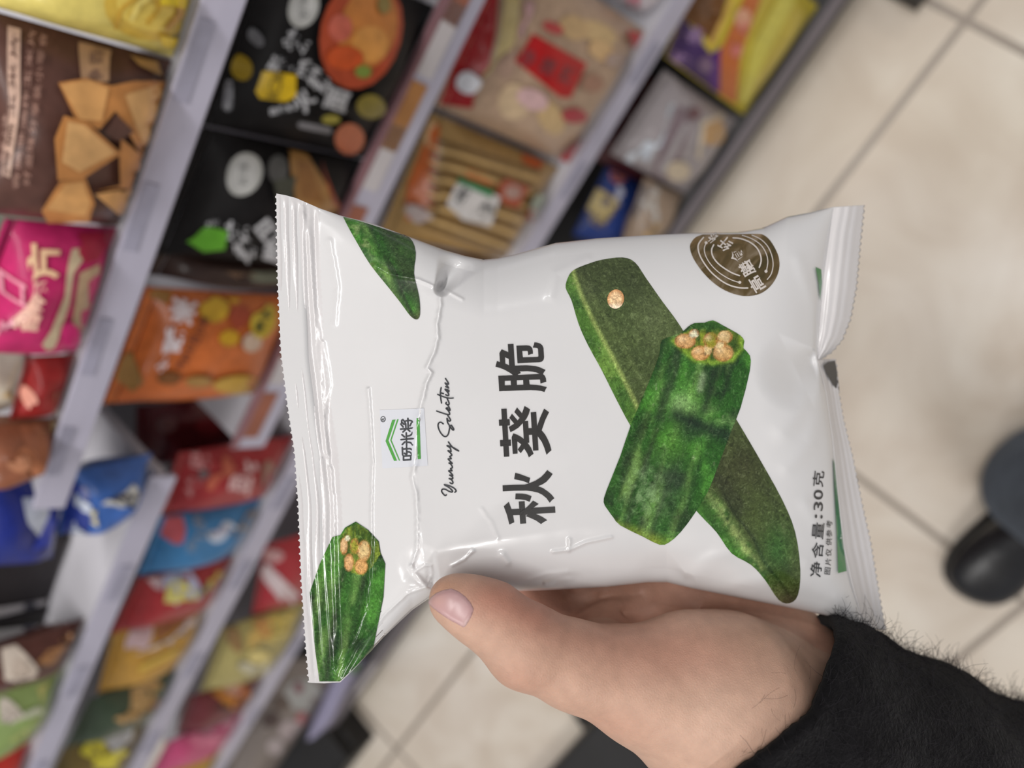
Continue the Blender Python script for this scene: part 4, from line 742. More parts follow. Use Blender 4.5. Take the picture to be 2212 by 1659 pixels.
logo_sets = [(*fill(LG([(475,345),(565,335),(370,915),(290,930)]), 6), 0), (*fill(LG([(290,930),(370,915),(605,1470),(525,1475)]), 6), 0), (*fill(LG([(610,330),(650,330),(455,905),(420,905)]), 6), 0), (*fill(LG([(420,905),(455,905),(690,1465),(660,1470)]), 6), 0),
    (*fill(LG([(1138,285),(1225,280),(1265,1420),(1180,1430)]), 6), 0)] + [(*stroke(LG(p), 3.6, c), 1) for p, c in glyphs] + [(*stroke(LG(ellipse(222, 325, 62, 74, 18)), 1.4, True), 1), (*char_px('R', (827.4, 905.4), 5.6, 6.2, (0, -1), 0.03), 1)]
bag_print('lilac_patch', [fill([(820,886),(916,882),(924,1006),(826,1012)], 8)], material('pale_lilac_film', rgb(209, 211, 218), 0.22, spec=0.5, coat=0.3, coat_rough=0.06), 0.00012)  # faint pale lilac patch on the film around the brand logo
bag_print('brand_logo', logo_sets, None, mats=[GREEN, INK2])
net = [('净', 255, 1365, 33, 25), ('含', 275, 1120, 34, 25), ('量', 280, 870, 35, 25), (':', 290, 688, 8, 17), ('3', 285, 556, 19, 20), ('0', 285, 408, 21, 20), ('克', 285, 205, 35, 24)]
small = [('图', 402, 1385, 15, 13), ('片', 410, 1270, 15, 13), ('仅', 416, 1150, 16, 13), ('供', 420, 1012, 16, 13), ('参', 424, 905, 16, 13), ('考', 424, 785, 16, 13)]
bag_print('net_weight_lettering', [finer(*t_, 7) for t_ in [char_px(ch, (1720 + x / 5.93, 1000 + y / 5.93), w, h, (0.1, -1), 0.010) for ch, x, y, w, h in net] + [char_px(ch, (1720 + x / 5.93, 1000 + y / 5.93), w, h, (0.1, -1), 0.006) for ch, x, y, w, h in small]], material('dark_grey_ink', rgb(58, 58, 60), 0.3, coat=0.2), 0.0004)
for poly_ in ([(1810.5, 1238), (1829, 1233.5), (1815, 1120), (1803, 1000), (1800, 990), (1803, 1060), (1808, 1150)], [(1762, 577), (1774, 582), (1776, 610), (1772, 650), (1768, 610)]): bag_print('green_stripe', [fill(poly_, 7)], GREEN2, 0.0010)
# round foil badge
def foil():
    m = bpy.data.materials.new('bronze_foil'); m.use_nodes = True; N = m.node_tree.nodes; L = m.node_tree.links; b = N['Principled BSDF']
    b.inputs['Metallic'].default_value = 0.75; b.inputs['Roughness'].default_value = 0.22
    tc = N.new('ShaderNodeTexCoord'); n = N.new('ShaderNodeTexNoise'); n.inputs['Scale'].default_value = 95; n.inputs['Detail'].default_value = 3; n.inputs['Distortion'].default_value = 0.8
    mp = N.new('ShaderNodeMapping'); mp.inputs['Rotation'].default_value = (0.3, 0.5, 0.9); mp.inputs['Scale'].default_value = (1, 2.6, 1)
    L.new(tc.outputs['Object'], mp.inputs[0]); L.new(mp.outputs[0], n.inputs['Vector'])
    c = N.new('ShaderNodeValToRGB'); e = c.color_ramp.elements; e[0].position = 0.35; e[0].color = rgb(104, 92, 62); e[1].position = 0.66; e[1].color = rgb(176, 156, 128); k = e.new(0.5); k.color = rgb(134, 112, 76)
    L.new(n.outputs['Fac'], c.inputs[0]); L.new(c.outputs[0], b.inputs['Base Color']); return m
BD = lambda pts: crop(pts, 1480, 490, 10.05)
badge_out = BD(smooth_line([(380,165),(230,225),(130,340),(105,450),(150,620),(250,800),(400,1000),(600,1200),(850,1370),(1150,1480),(1400,1500),(1650,1440),(1850,1290),(1990,1080),(2050,850),(2030,650),(1960,480),(1850,300),(1720,185),(1560,150),(1000,160)], 3))
arcs = [[(400,230),(310,340),(280,450),(320,620),(420,800),(580,1000),(800,1180),(1000,1280),(1200,1325),(1360,1328)], [(450,360),(415,480),(450,640),(560,820),(720,980),(900,1100),(1050,1170),(1170,1205)], [(620,390),(575,500),(600,640),(700,780),(850,900),(1020,1000),(1180,1060)],
    [(1040,240),(1200,255),(1400,330),(1550,450),(1630,600),(1650,740),(1610,880)], [(1240,185),(1450,260),(1640,390),(1750,560),(1795,740),(1770,930)], [(1450,180),(1640,270),(1790,420),(1880,620),(1910,820),(1870,1020),(1780,1145)]]
chars = [('高', 1555, 1240, 34, 30), ('膳', 1345, 905, 33, 30), ('食', 1130, 615, 27, 30), ('纤', 870, 372, 26, 30), ('维', 620, 205, 15, 34)]
badge_white = [stroke(BD(smooth_line(a)), 3.0 if i in (0, 2, 3) else 2.0) for i, a in enumerate(arcs)] + [(ellipse(*BD([p])[0], 3.4, 3.4, 10), [list(range(10))]) for p in ((1185,1205),(1755,965),(455,345))]
badge_white += [char_px(ch, BD([(x, y)])[0], w, h, (-0.50, -0.86) if i < 3 else (-0.75, -0.62), 0.018) for i, (ch, x, y, w, h) in enumerate(chars)]
bd = bag_print('foil_badge', [fill(badge_out, 5)], foil(), 0.0002)
o = bag_print('badge_lettering', badge_white, material('pale_ink', rgb(206, 198, 192), 0.3, coat=0.2), 0.00034)
w_ = o.location.copy(); o.parent = bd
# ---- printed okra pictures: dense coloured meshes on the film
def okra_material():
    m = bpy.data.materials.new('okra_print'); m.use_nodes = True; N = m.node_tree.nodes; L = m.node_tree.links; b = N['Principled BSDF']
    b.inputs['Roughness'].default_value = 0.2; b.inputs['Coat Weight'].default_value = 0.3; b.inputs['Coat Roughness'].default_value = 0.06
    v = N.new('ShaderNodeVertexColor'); v.layer_name = 'Col'; tc = N.new('ShaderNodeTexCoord')
    n = N.new('ShaderNodeTexNoise'); n.inputs['Scale'].default_value = 1250; n.inputs['Detail'].default_value = 5; n.inputs['Distortion'].default_value = 1.2; L.new(tc.outputs['Object'], n.inputs['Vector'])
    mr = N.new('ShaderNodeMapRange'); mr.inputs['From Min'].default_value = 0.35; mr.inputs['From Max'].default_value = 0.68; mr.inputs['To Min'].default_value = 0.75; mr.inputs['To Max'].default_value = 1.3
    L.new(n.outputs['Fac'], mr.inputs['Value'])
    mx = N.new('ShaderNodeMix'); mx.data_type = 'RGBA'; mx.blend_type = 'MULTIPLY'; mx.inputs['Factor'].default_value = 1
    L.new(v.outputs['Color'], mx.inputs[6]); L.new(mr.outputs['Result'], mx.inputs[7])
    n2 = N.new('ShaderNodeTexNoise'); n2.inputs['Scale'].default_value = 620; n2.inputs['Detail'].default_value = 6; n2.inputs['Roughness'].default_value = 0.7; n2.inputs['Distortion'].default_value = 1.5; L.new(tc.outputs['Object'], n2.inputs['Vector'])
    m2 = N.new('ShaderNodeMapRange'); m2.inputs['From Min'].default_value = 0.53; m2.inputs['From Max'].default_value = 0.74; m2.inputs['To Max'].default_value = 0.8; L.new(n2.outputs['Fac'], m2.inputs['Value'])
    sc = N.new('ShaderNodeMix'); sc.data_type = 'RGBA'; sc.blend_type = 'ADD'; sc.inputs['Factor'].default_value = 1; L.new(mx.outputs[2], sc.inputs[6]); L.new(mx.outputs[2], sc.inputs[7])
    sc2 = N.new('ShaderNodeMix'); sc2.data_type = 'RGBA'; sc2.blend_type = 'ADD'; sc2.inputs['Factor'].default_value = 1; L.new(sc.outputs[2], sc2.inputs[6]); sc2.inputs[7].default_value = (0.07, 0.08, 0.05, 1)
    f2 = N.new('ShaderNodeMix'); f2.data_type = 'RGBA'; L.new(m2.outputs['Result'], f2.inputs['Factor']); L.new(mx.outputs[2], f2.inputs[6]); L.new(sc2.outputs[2], f2.inputs[7])
    m3 = N.new('ShaderNodeMapRange'); m3.inputs['From Min'].default_value = 0.30; m3.inputs['From Max'].default_value = 0.47; m3.inputs['To Min'].default_value = 0.38; L.new(n2.outputs['Fac'], m3.inputs['Value'])
    f3 = N.new('ShaderNodeMix'); f3.data_type = 'RGBA'; f3.blend_type = 'MULTIPLY'; f3.inputs['Factor'].default_value = 1; L.new(f2.outputs[2], f3.inputs[6]); L.new(m3.outputs['Result'], f3.inputs[7])
    L.new(f3.outputs[2], b.inputs['Base Color']); return m
M_OKRA = okra_material()
def mix(a, c, t): return a * (1 - t)[:, None] + c * t[:, None]
def fbm(x, y, s): return vnoise(x / s, y / s) + 0.5 * vnoise(x * 2 / s + 17, y * 2 / s + 5) + 0.25 * vnoise(x * 4 / s + 3, y * 4 / s + 29)
def sm(t, a, c): t = np.clip((t - a) / (c - a), 0, 1); return t * t * (3 - 2 * t)
C_ = lambda r, g, b: lin((r, g, b))
def local(V, p0, p1, w):
    p0, p1 = np.asarray(p0, float), np.asarray(p1, float); d = unit(p1 - p0); r = V - p0
    return r @ d, (r @ np.array([-d[1], d[0]])) / w
def skin_okra(V, p0, p1, w, base, grooves, seed):
    """mottled fried okra: colour runs along the pod, ribs across it"""
    L, s = local(V, p0, p1, w); n1 = fbm(L / 3.2 + seed * 37, s * w, 16); n2 = fbm(L / 1.6 + seed * 11, s * w + 50, 46)
    c = np.tile(C_(*base[1]), (len(V), 1)); c = mix(c, C_(*base[0]), sm(n2, 0.02, 0.45)); c = mix(c, C_(*base[2]), sm(-n2 + 0.25 * n1, 0.12, 0.5))
    for g, gw, dk in grooves:
        gg = g + 0.05 * vnoise(L / 60 + seed, L * 0 + g * 9); k = np.exp(-((s - gg) / gw) ** 2); c = mix(c, C_(*base[3]), np.clip(k * dk * (0.75 + n1), 0, 1))
        rib = np.exp(-((s - gg - gw * 2.1) / (gw * 1.3)) ** 2); c = mix(c, C_(*base[4]), np.clip(rib * (0.32 + 0.9 * n1), 0, 0.75))
    fl = sm(fbm(L / 2.4 + seed * 5, s * w * 1.1 + 9, 7), 0.34, 0.7); return mix(c, C_(*base[5]), 0.55 * fl * sm(n2, -0.25, 0.35))
BF = [(66, 124, 42), (40, 86, 28), (26, 54, 24), (26, 36, 26), (120, 158, 82), (170, 186, 142)]
BD_ = [(84, 100, 52), (68, 82, 42), (54, 64, 36), (44, 50, 30), (124, 140, 84), (140, 144, 104)]
OK_BACK = [(1225,604),(1232,590),(1245,580),(1270,570),(1300,561),(1345,556),(1372,567),(1395,600),(1430,650),(1470,705),(1520,790),(1590,905),(1640,990),(1690,1080),(1718,1150),(1729,1230),(1724,1285),(1706,1303),(1682,1296),(1652,1252),(1622,1220),(1580,1195),(1548,1150),(1510,1110),(1450,1040),(1400,980),(1362,920),(1330,860),(1300,800),(1270,745),(1250,700),(1235,650),(1222,622)]
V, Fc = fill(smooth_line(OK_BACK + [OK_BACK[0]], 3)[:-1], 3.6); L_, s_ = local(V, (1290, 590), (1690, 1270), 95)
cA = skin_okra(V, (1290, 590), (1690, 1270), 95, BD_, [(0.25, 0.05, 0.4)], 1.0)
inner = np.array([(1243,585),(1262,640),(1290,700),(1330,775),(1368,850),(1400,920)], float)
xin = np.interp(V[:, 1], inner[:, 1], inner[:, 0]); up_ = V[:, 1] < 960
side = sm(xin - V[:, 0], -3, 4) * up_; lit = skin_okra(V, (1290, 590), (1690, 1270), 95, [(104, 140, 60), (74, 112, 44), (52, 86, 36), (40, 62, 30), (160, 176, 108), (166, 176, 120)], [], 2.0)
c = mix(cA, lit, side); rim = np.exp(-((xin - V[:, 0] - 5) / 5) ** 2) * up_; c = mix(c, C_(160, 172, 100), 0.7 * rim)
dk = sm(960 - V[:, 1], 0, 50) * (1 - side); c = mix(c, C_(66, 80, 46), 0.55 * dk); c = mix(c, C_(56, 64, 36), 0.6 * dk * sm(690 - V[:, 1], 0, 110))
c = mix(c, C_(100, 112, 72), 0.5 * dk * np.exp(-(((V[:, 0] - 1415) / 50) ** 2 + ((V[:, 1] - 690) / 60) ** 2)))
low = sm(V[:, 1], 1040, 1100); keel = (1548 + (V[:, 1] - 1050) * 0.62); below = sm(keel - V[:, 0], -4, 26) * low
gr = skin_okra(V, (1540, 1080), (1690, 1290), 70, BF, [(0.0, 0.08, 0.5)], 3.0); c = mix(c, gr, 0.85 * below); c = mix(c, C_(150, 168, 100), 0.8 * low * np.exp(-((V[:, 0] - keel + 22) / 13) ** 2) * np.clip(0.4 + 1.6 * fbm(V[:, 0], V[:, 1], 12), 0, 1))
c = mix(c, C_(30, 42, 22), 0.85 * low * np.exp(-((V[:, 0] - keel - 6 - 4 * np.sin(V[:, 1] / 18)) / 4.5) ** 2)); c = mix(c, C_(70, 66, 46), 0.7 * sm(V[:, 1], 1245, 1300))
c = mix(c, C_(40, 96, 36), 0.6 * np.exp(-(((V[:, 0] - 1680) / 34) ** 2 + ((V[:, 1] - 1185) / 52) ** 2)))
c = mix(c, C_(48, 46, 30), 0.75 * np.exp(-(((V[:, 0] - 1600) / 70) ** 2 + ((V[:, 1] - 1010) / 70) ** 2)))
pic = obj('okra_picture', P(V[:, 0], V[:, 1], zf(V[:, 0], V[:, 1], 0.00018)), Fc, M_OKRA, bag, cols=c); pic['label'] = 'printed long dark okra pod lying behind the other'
OK_FRONT = [(1426,748),(1430,735),(1448,727),(1472,718),(1486,706),(1500,698),(1522,697),(1540,692),(1560,702),(1582,714),(1600,725),(1608,737),(1606,752),(1620,768),(1620,800),(1600,880),(1580,930),(1550,1010),(1530,1060),(1500,1110),(1470,1150),(1445,1172),(1425,1177),(1390,1160),(1340,1135),(1325,1118),(1312,1100),(1304,1085),(1310,1060),(1340,985),(1362,920),(1400,830),(1423,770)]
def okra_front(name, outl, A, label, sp):
    """pod with an open mouth full of seeds; A maps the pod's own px frame to the bag"""
    V0, Fc = fill(smooth_line(outl + [outl[0]], 2)[:-1], sp); c = skin_okra(V0, (1525, 760), (1400, 1150), 100, BF, [(0.52, 0.09, 0.75), (-0.12, 0.09, 0.85), (-0.62, 0.06, 0.4)], 5.0)
    L_, s_ = local(V0, (1525, 760), (1400, 1150), 100)
    c = mix(c, C_(26, 40, 26), 0.6 * sm(fbm(V0[:, 0] + 80, V0[:, 1] * 0.8, 60), 0.15, 0.5)); c = mix(c, C_(96, 160, 60), 0.45 * np.exp(-(((V0[:, 0] - 1500) / 28) ** 2 + ((V0[:, 1] - 870) / 30) ** 2))); c = mix(c, C_(150, 186, 120), 0.5 * np.exp(-(((V0[:, 0] - 1470) / 26) ** 2 + ((V0[:, 1] - 872) / 22) ** 2)))
    c = mix(c, C_(90, 150, 50), 0.5 * np.exp(-(((V0[:, 0] - 1450) / 32) ** 2 + ((V0[:, 1] - 960) / 40) ** 2))); c = mix(c, C_(34, 56, 36), 0.55 * np.exp(-(((V0[:, 0] - 1500) / 44) ** 2 + ((V0[:, 1] - 930) / 26) ** 2))); c = mix(c, C_(140, 172, 120), 0.6 * np.exp(-(((V0[:, 0] - 1400) / 45) ** 2 + ((V0[:, 1] - 1060) / 50) ** 2)) * np.clip(0.5 + 1.5 * fbm(V0[:, 0], V0[:, 1], 10), 0, 1))
    c = mix(c, C_(44, 62, 44), 0.6 * np.exp(-(((V0[:, 0] - 1450) / 35) ** 2 + ((V0[:, 1] - 1040) / 50) ** 2))); c = mix(c, C_(140, 160, 50), 0.7 * sm(L_, 395, 425) * np.clip(0.5 + fbm(V0[:, 0], V0[:, 1], 30), 0, 1))
    sd = segdist(V0[:, 0], V0[:, 1], (1462, 898), (1590, 948))[0]; c = mix(c, C_(24, 40, 30), 0.8 * np.exp(-(sd / 17) ** 2)); sd = segdist(V0[:, 0], V0[:, 1], (1466, 862), (1584, 916))[0]; c = mix(c, C_(124, 164, 96), 0.5 * np.exp(-(sd / 13) ** 2) * np.clip(0.5 + 1.6 * fbm(V0[:, 0], V0[:, 1], 12), 0, 1))
    sd = segdist(V0[:, 0], V0[:, 1], (1462, 760), (1420, 900))[0]; c = mix(c, C_(30, 44, 30), 0.65 * np.exp(-(sd / 12) ** 2)); sd = segdist(V0[:, 0], V0[:, 1], (1540, 800), (1522, 885))[0]; c = mix(c, C_(30, 42, 30), 0.7 * np.exp(-(sd / 11) ** 2)); sd = segdist(V0[:, 0], V0[:, 1], (1400, 900), (1345, 1010))[0]; c = mix(c, C_(28, 44, 26), 0.5 * np.exp(-(sd / 12) ** 2)); c = mix(c, C_(150, 176, 130), 0.55 * np.exp(-(segdist(V0[:, 0], V0[:, 1], (1518, 812), (1512, 840))[0] / 7) ** 2))
    mouth = np.array([(1455,735),(1475,722),(1500,700),(1540,694),(1572,706),(1602,727),(1602,752),(1582,778),(1540,784),(1500,778),(1478,758)], float)
    ins = inside(mouth, V0); mc = mix(np.tile(C_(58, 84, 26), (len(V0), 1)), C_(132, 146, 40), sm(fbm(V0[:, 0] * 2.4, V0[:, 1] * 0.6, 24), -0.2, 0.4)); mc = mix(mc, C_(46, 84, 30), sm(718 - V0[:, 1], -8, 12))
    c[ins] = mc[ins]
    md = np.min(np.stack([segdist(V0[:, 0], V0[:, 1], mouth[i], mouth[(i + 1) % len(mouth)])[0] for i in range(5, len(mouth))]), 0); c = mix(c, C_(126, 160, 50), 0.85 * np.exp(-(md / 5) ** 2))
    for sx, sy, rx, ry, cc in ((1480,737,24,17,(206,160,106)),(1499,721,12,10,(206,206,176)),(1566,728,17,15,(200,172,120)),(1513,763,21,17,(206,158,100)),(1528,756,10,14,(214,186,130)),(1562,762,23,20,(202,162,104)),(1552,745,14,10,(212,190,140)),(1535,735,17,18,(134,132,36))):
        r = np.hypot((V0[:, 0] - sx) / rx, (V0[:, 1] - sy) / ry); k = sm(1.05 - r, 0, 0.22); sc = mix(np.tile(C_(*cc), (len(V0), 1)), C_(168, 112, 58), sm(r + 0.5 * vnoise(V0[:, 0] / 6, V0[:, 1] / 6), 0.5, 1.05)); sc = mix(sc, C_(236, 206, 160), 0.6 * np.exp(-(((V0[:, 0] - sx + rx * .3) / (rx * .4)) ** 2 + ((V0[:, 1] - sy + ry * .3) / (ry * .35)) ** 2))); c = mix(c, sc, k)
    V = np.array([A(p) for p in V0])
    o = obj(name, P(V[:, 0], V[:, 1], zf(V[:, 0], V[:, 1], 0.0003)), Fc, M_OKRA, bag, cols=c); o['label'] = label
okra_front('okra_picture', OK_FRONT, lambda p: p, 'printed bright green okra pod showing its seeds', 3.2)
# left lower pod: the same drawing turned and cut by the seal
def A_small(p):
    x, y = p[0] - 1540, p[1] - 700; a = -0.26; s = 0.70
    return (766 + s * (x * math.cos(a) - y * math.sin(a)) * 1.02, 1131 + s * (x * math.sin(a) + y * math.cos(a)))
SM_OUT = [(718,1160),(735,1156),(745,1140),(768,1127),(795,1145),(818,1170),(822,1195),(832,1218),(828,1290),(812,1370),(806,1402),(760,1448),(734,1472),(690,1472),(680,1400),(669,1280),(690,1220)]
def okra_small():
    V, Fc = fill(SM_OUT, 3.0); c = skin_okra(V, (775, 1180), (730, 1470), 78, BF, [(0.35, 0.10, 0.8), (-0.25, 0.09, 0.8), (0.75, 0.07, 0.4)], 9.0)
    mouth = np.array([(733,1165),(748,1142),(770,1130),(796,1148),(818,1174),(822,1196),(806,1222),(785,1243),(760,1238),(742,1212)], float); ins = inside(mouth, V)
    mc = mix(np.tile(C_(58, 84, 26), (len(V), 1)), C_(122, 140, 44), sm(fbm(V[:, 0] * 2.4, V[:, 1] * 0.6, 20), -0.2, 0.4)); c[ins] = mc[ins]
    for sx, sy, rx, ry, cc in ((743,1180,9,19,(208,170,124)),(750,1163,6,8,(206,206,176)),(754,1215,11,20,(206,160,110)),(786,1190,15,24,(206,178,124)),(780,1224,15,18,(204,156,96)),(766,1180,10,18,(140,138,44))):
        r = np.hypot((V[:, 0] - sx) / rx, (V[:, 1] - sy) / ry); k = sm(1.05 - r, 0, 0.25); sc = mix(np.tile(C_(*cc), (len(V), 1)), C_(176, 120, 66), sm(r + 0.5 * vnoise(V[:, 0] / 5, V[:, 1] / 5), 0.5, 1.05)); c = mix(c, sc, k)
    o = obj('okra_picture', P(V[:, 0], V[:, 1], zf(V[:, 0], V[:, 1], 0.0003)), Fc, M_OKRA, bag, cols=c); o['label'] = 'printed green okra pod running into the top seal'
okra_small()
UP_OUT = [(741,468),(775,477),(810,488),(850,501),(885,513),(898,545),(894,590),(905,640),(907,678),(900,690),(886,682),(866,655),(840,622),(800,572),(770,522),(752,490)]
V, Fc = fill(smooth_line(UP_OUT + [UP_OUT[0]], 3)[:-1], 3.0); c = skin_okra(V, (800, 480), (900, 690), 62, BF, [(0.1, 0.08, 0.6)], 12.0); L_, s_ = local(V, (800, 480), (900, 690), 62)
c = mix(c, C_(48, 64, 36), 0.75 * sm(-s_, 0.0, 0.35)); c = mix(c, C_(150, 166, 110), 0.6 * np.exp(-((s_ - 0.55) / 0.16) ** 2) * np.clip(0.3 + 1.8 * fbm(V[:, 0], V[:, 1], 10), 0, 1)); c = mix(c, C_(84, 80, 54), 0.7 * sm(L_, 205, 235)); c = mix(c, C_(30, 40, 24), 0.8 * np.exp(-((s_ - 0.02 - 0.05 * np.sin(L_ / 25)) / 0.05) ** 2) * sm(L_, 60, 100))
obj('okra_picture', P(V[:, 0], V[:, 1], zf(V[:, 0], V[:, 1], 0.0003)), Fc, M_OKRA, bag, cols=c)['label'] = 'printed dark okra tip near the top seal'
V, Fc = fill(ellipse(1330, 646, 18, 21, 22, 0.2), 3.0); r = np.hypot((V[:, 0] - 1330) / 18, (V[:, 1] - 646) / 21)
c = mix(np.tile(C_(226, 190, 146), (len(V), 1)), C_(196, 142, 92), sm(r, 0.5, 1.0)); c = mix(c, C_(244, 226, 200), 0.8 * sm(V[:, 1], 652, 664))
obj('seed_picture', P(V[:, 0], V[:, 1], zf(V[:, 0], V[:, 1], 0.0004)), Fc, M_OKRA, bag, cols=c)

# ------------------------------------------------------------------ the person: hand, sleeve, trouser leg and shoe
def cpt(px, py, z): return np.array([(px - CX) / FPX * z, (py - CY) / FPX * z, z])
def smin(a, b, k):
    h = np.clip(0.5 + 0.5 * (b - a) / k, 0, 1); return b * (1 - h) + a * h - k * h * (1 - h)
def cone(p, a, c, ra, rc):
    d = c - a; t = np.clip(((p - a) @ d) / d.dot(d), 0, 1); q = p - a - t[..., None] * d
    return np.sqrt((q ** 2).sum(-1)) - (ra + (rc - ra) * t)
R_ = lambda rp, z: rp * z / FPX
THUMB = [(cpt(976, 1294, .1835), R_(50, .1835)), (cpt(1010, 1308, .184), R_(60, .184)), (cpt(1062, 1333, .1855), R_(71, .1855)), (cpt(1136, 1394, .188), R_(85, .188)), (cpt(1240, 1436, .192), R_(88, .192)), (cpt(1395, 1482, .198), R_(122, .198)), (cpt(1556, 1522, .206), R_(184, .206))]
FINGERS = [  # root in the palm, knuckle, two joints, tip
    [(1640,1480,.228,.0150), (1195,1340,.2340,.0122), (1030,1130,.2300,.0095), (975,960,.2285,.0086), (955,850,.2270,.0074)],
    [(1660,1440,.234,.0150), (1235,1235,.2390,.0125), (1075,990,.2330,.0096), (1025,815,.2310,.0087), (1005,700,.2290,.0075)],
    [(1680,1405,.236,.0140), (1305,1155,.2420,.0120), (1175,905,.2360,.0091), (1125,740,.2330,.0083), (1100,635,.2310,.0071)],
    [(1700,1385,.236,.0130), (1395,1095,.2410,.0110), (1320,905,.2380,.0080), (1280,775,.2350,.0073), (1262,690,.2330,.0063)]]
def hand_sdf(p):
    d = None
    for (a, ra), (c, rc) in zip(THUMB[:-1], THUMB[1:]):
        e = cone(p, a, c, ra, rc); d = e if d is None else smin(d, e, 0.004)
    # thenar pad, wrist and forearm
    d = smin(d, cone(p, cpt(1482, 1428, .2015), cpt(1640, 1502, .212), R_(100, .2015), R_(116, .212)), 0.006)
    w1, w2 = cpt(1740, 1640, .219), cpt(1790, 1530, .2235)
    d = smin(d, cone(p, cpt(1556, 1530, .206), w1, R_(184, .206), .0178), 0.010); d = smin(d, cone(p, cpt(1650, 1470, .222), w2, .019, .0195), 0.010)
    d = smin(d, cone(p, w1, cpt(2060, 1715, .257), .0178, .0165), 0.010); d = smin(d, cone(p, w2, cpt(2060, 1705, .257), .0185, .0165), 0.010)
    f_all = None
    for F_ in FINGERS:
        pts = [(cpt(x, y, z), r) for x, y, z, r in F_]; f = None
        for (a, ra), (c, rc) in zip(pts[:-1], pts[1:]):
            e = cone(p, a, c, ra, rc); f = e if f is None else smin(f, e, 0.003)
        f_all = f if f_all is None else smin(f_all, f, 0.0016)
    for i in range(3):                                       # flesh of the palm between the hand bones
        a, c = FINGERS[i], FINGERS[i + 1]; m0 = [(a[0][j] + c[0][j]) / 2 for j in range(3)]; m1 = [(a[1][j] * .85 + c[1][j] * .85 + (a[0][j] + c[0][j]) * .15) / 2 for j in range(3)]
        f_all = smin(f_all, cone(p, cpt(*m0), cpt(*m1), .0135, .0105), 0.005)
    d = smin(d, f_all, 0.0075)
    # fold of skin between thumb and forefinger
    d = smin(d, cone(p, cpt(1290, 1410, .207), cpt(1300, 1350, .2265), .0075, .0085), 0.008)
    # skin creases: flexion crease of the thumb joint, folds over the knuckle, lines of the palm
    def groove(d, pts, r, dep):
        for a, c in zip(pts[:-1], pts[1:]):
            g = cone(p, cpt(*a), cpt(*c), r, r); d = np.maximum(d, -smin(g, d + 9, 1e-4) - 0) if False else d + dep * np.exp(-np.clip(g + r, 0, 1) ** 2 / (r * r))
        return d
    d = groove(d, [(1202, 1318, .188), (1186, 1334, .181), (1168, 1350, .178)], .0017, .0020); d = groove(d, [(1168, 1350, .178), (1140, 1364, .1772)], .0011, .0005)
    d = groove(d, [(1235, 1318, .2215), (1300, 1290, .2245), (1380, 1282, .226)], .0014, .0012); d = groove(d, [(1330, 1330, .2215), (1430, 1300, .2235), (1540, 1330, .224), (1640, 1360, .2235)], .0014, .0012)
    return d
def surface_nets(fn, lo, hi, h):
    n = np.ceil((hi - lo) / h).astype(int) + 1; ax = [lo[i] + h * np.arange(n[i]) for i in range(3)]
    D = np.empty(n, np.float32)
    for i in range(0, n[0], 12):
        g = np.stack(np.meshgrid(ax[0][i:i + 12], ax[1], ax[2], indexing='ij'), -1); D[i:i + 12] = fn(g.reshape(-1, 3)).reshape(g.shape[:3])
    s = D < 0; c = np.zeros(np.array(D.shape) - 1, int)
    for a in (0, 1):
        for b_ in (0, 1):
            for e in (0, 1): c += s[a:a + c.shape[0], b_:b_ + c.shape[1], e:e + c.shape[2]]
    act = (c > 0) & (c < 8); idx = np.argwhere(act); vid = -np.ones(c.shape, int); vid[act] = np.arange(len(idx))
    acc = np.zeros((len(idx), 3)); cnt = np.zeros(len(idx))
    cor = np.array([(a, b_, e) for a in (0, 1) for b_ in (0, 1) for e in (0, 1)])
    val = np.stack([D[tuple((idx + k).T)] for k in cor], 1)
    for i in range(8):
        for j in range(i + 1, 8):
            if np.abs(cor[i] - cor[j]).sum() != 1: continue
            x = (val[:, i] < 0) != (val[:, j] < 0); t = val[x, i] / (val[x, i] - val[x, j])
            acc[x] += cor[i] + t[:, None] * (cor[j] - cor[i]); cnt[x] += 1
    V = lo + h * (idx + acc / cnt[:, None]); Q = []
    for axn in range(3):
        o1, o2 = [(1, 2), (2, 0), (0, 1)][axn]
        sl = [slice(None)] * 3; sl[axn] = slice(0, -1); sh = list(sl); sh[axn] = slice(1, None)
        e = np.argwhere(s[tuple(sl)] != s[tuple(sh)]); e = e[(e[:, o1] > 0) & (e[:, o2] > 0) & (e[:, o1] < n[o1] - 1) & (e[:, o2] < n[o2] - 1)]
        u1 = np.zeros(3, int); u1[o1] = 1; u2 = np.zeros(3, int); u2[o2] = 1
        q = np.stack([vid[tuple((e - u1 - u2).T)], vid[tuple((e - u2).T)], vid[tuple(e.T)], vid[tuple((e - u1).T)]], 1)
        fl_ = ~s[tuple(sl)][tuple(e.T)]; q[fl_] = q[fl_][:, ::-1]; Q.append(q)
    return V, np.concatenate(Q)
lo, hi = cpt(900, 1200, .18), np.array([.0, 0, 0])
lo = np.array([-.036, -.024, .165]); hi = np.array([.150, .145, .275])
HV, HQ = surface_nets(hand_sdf, lo, hi, 0.00105)
HC = HV.copy()
hpx = HV[:, 0] / HV[:, 2] * FPX + CX; hpy = HV[:, 1] / HV[:, 2] * FPX + CY
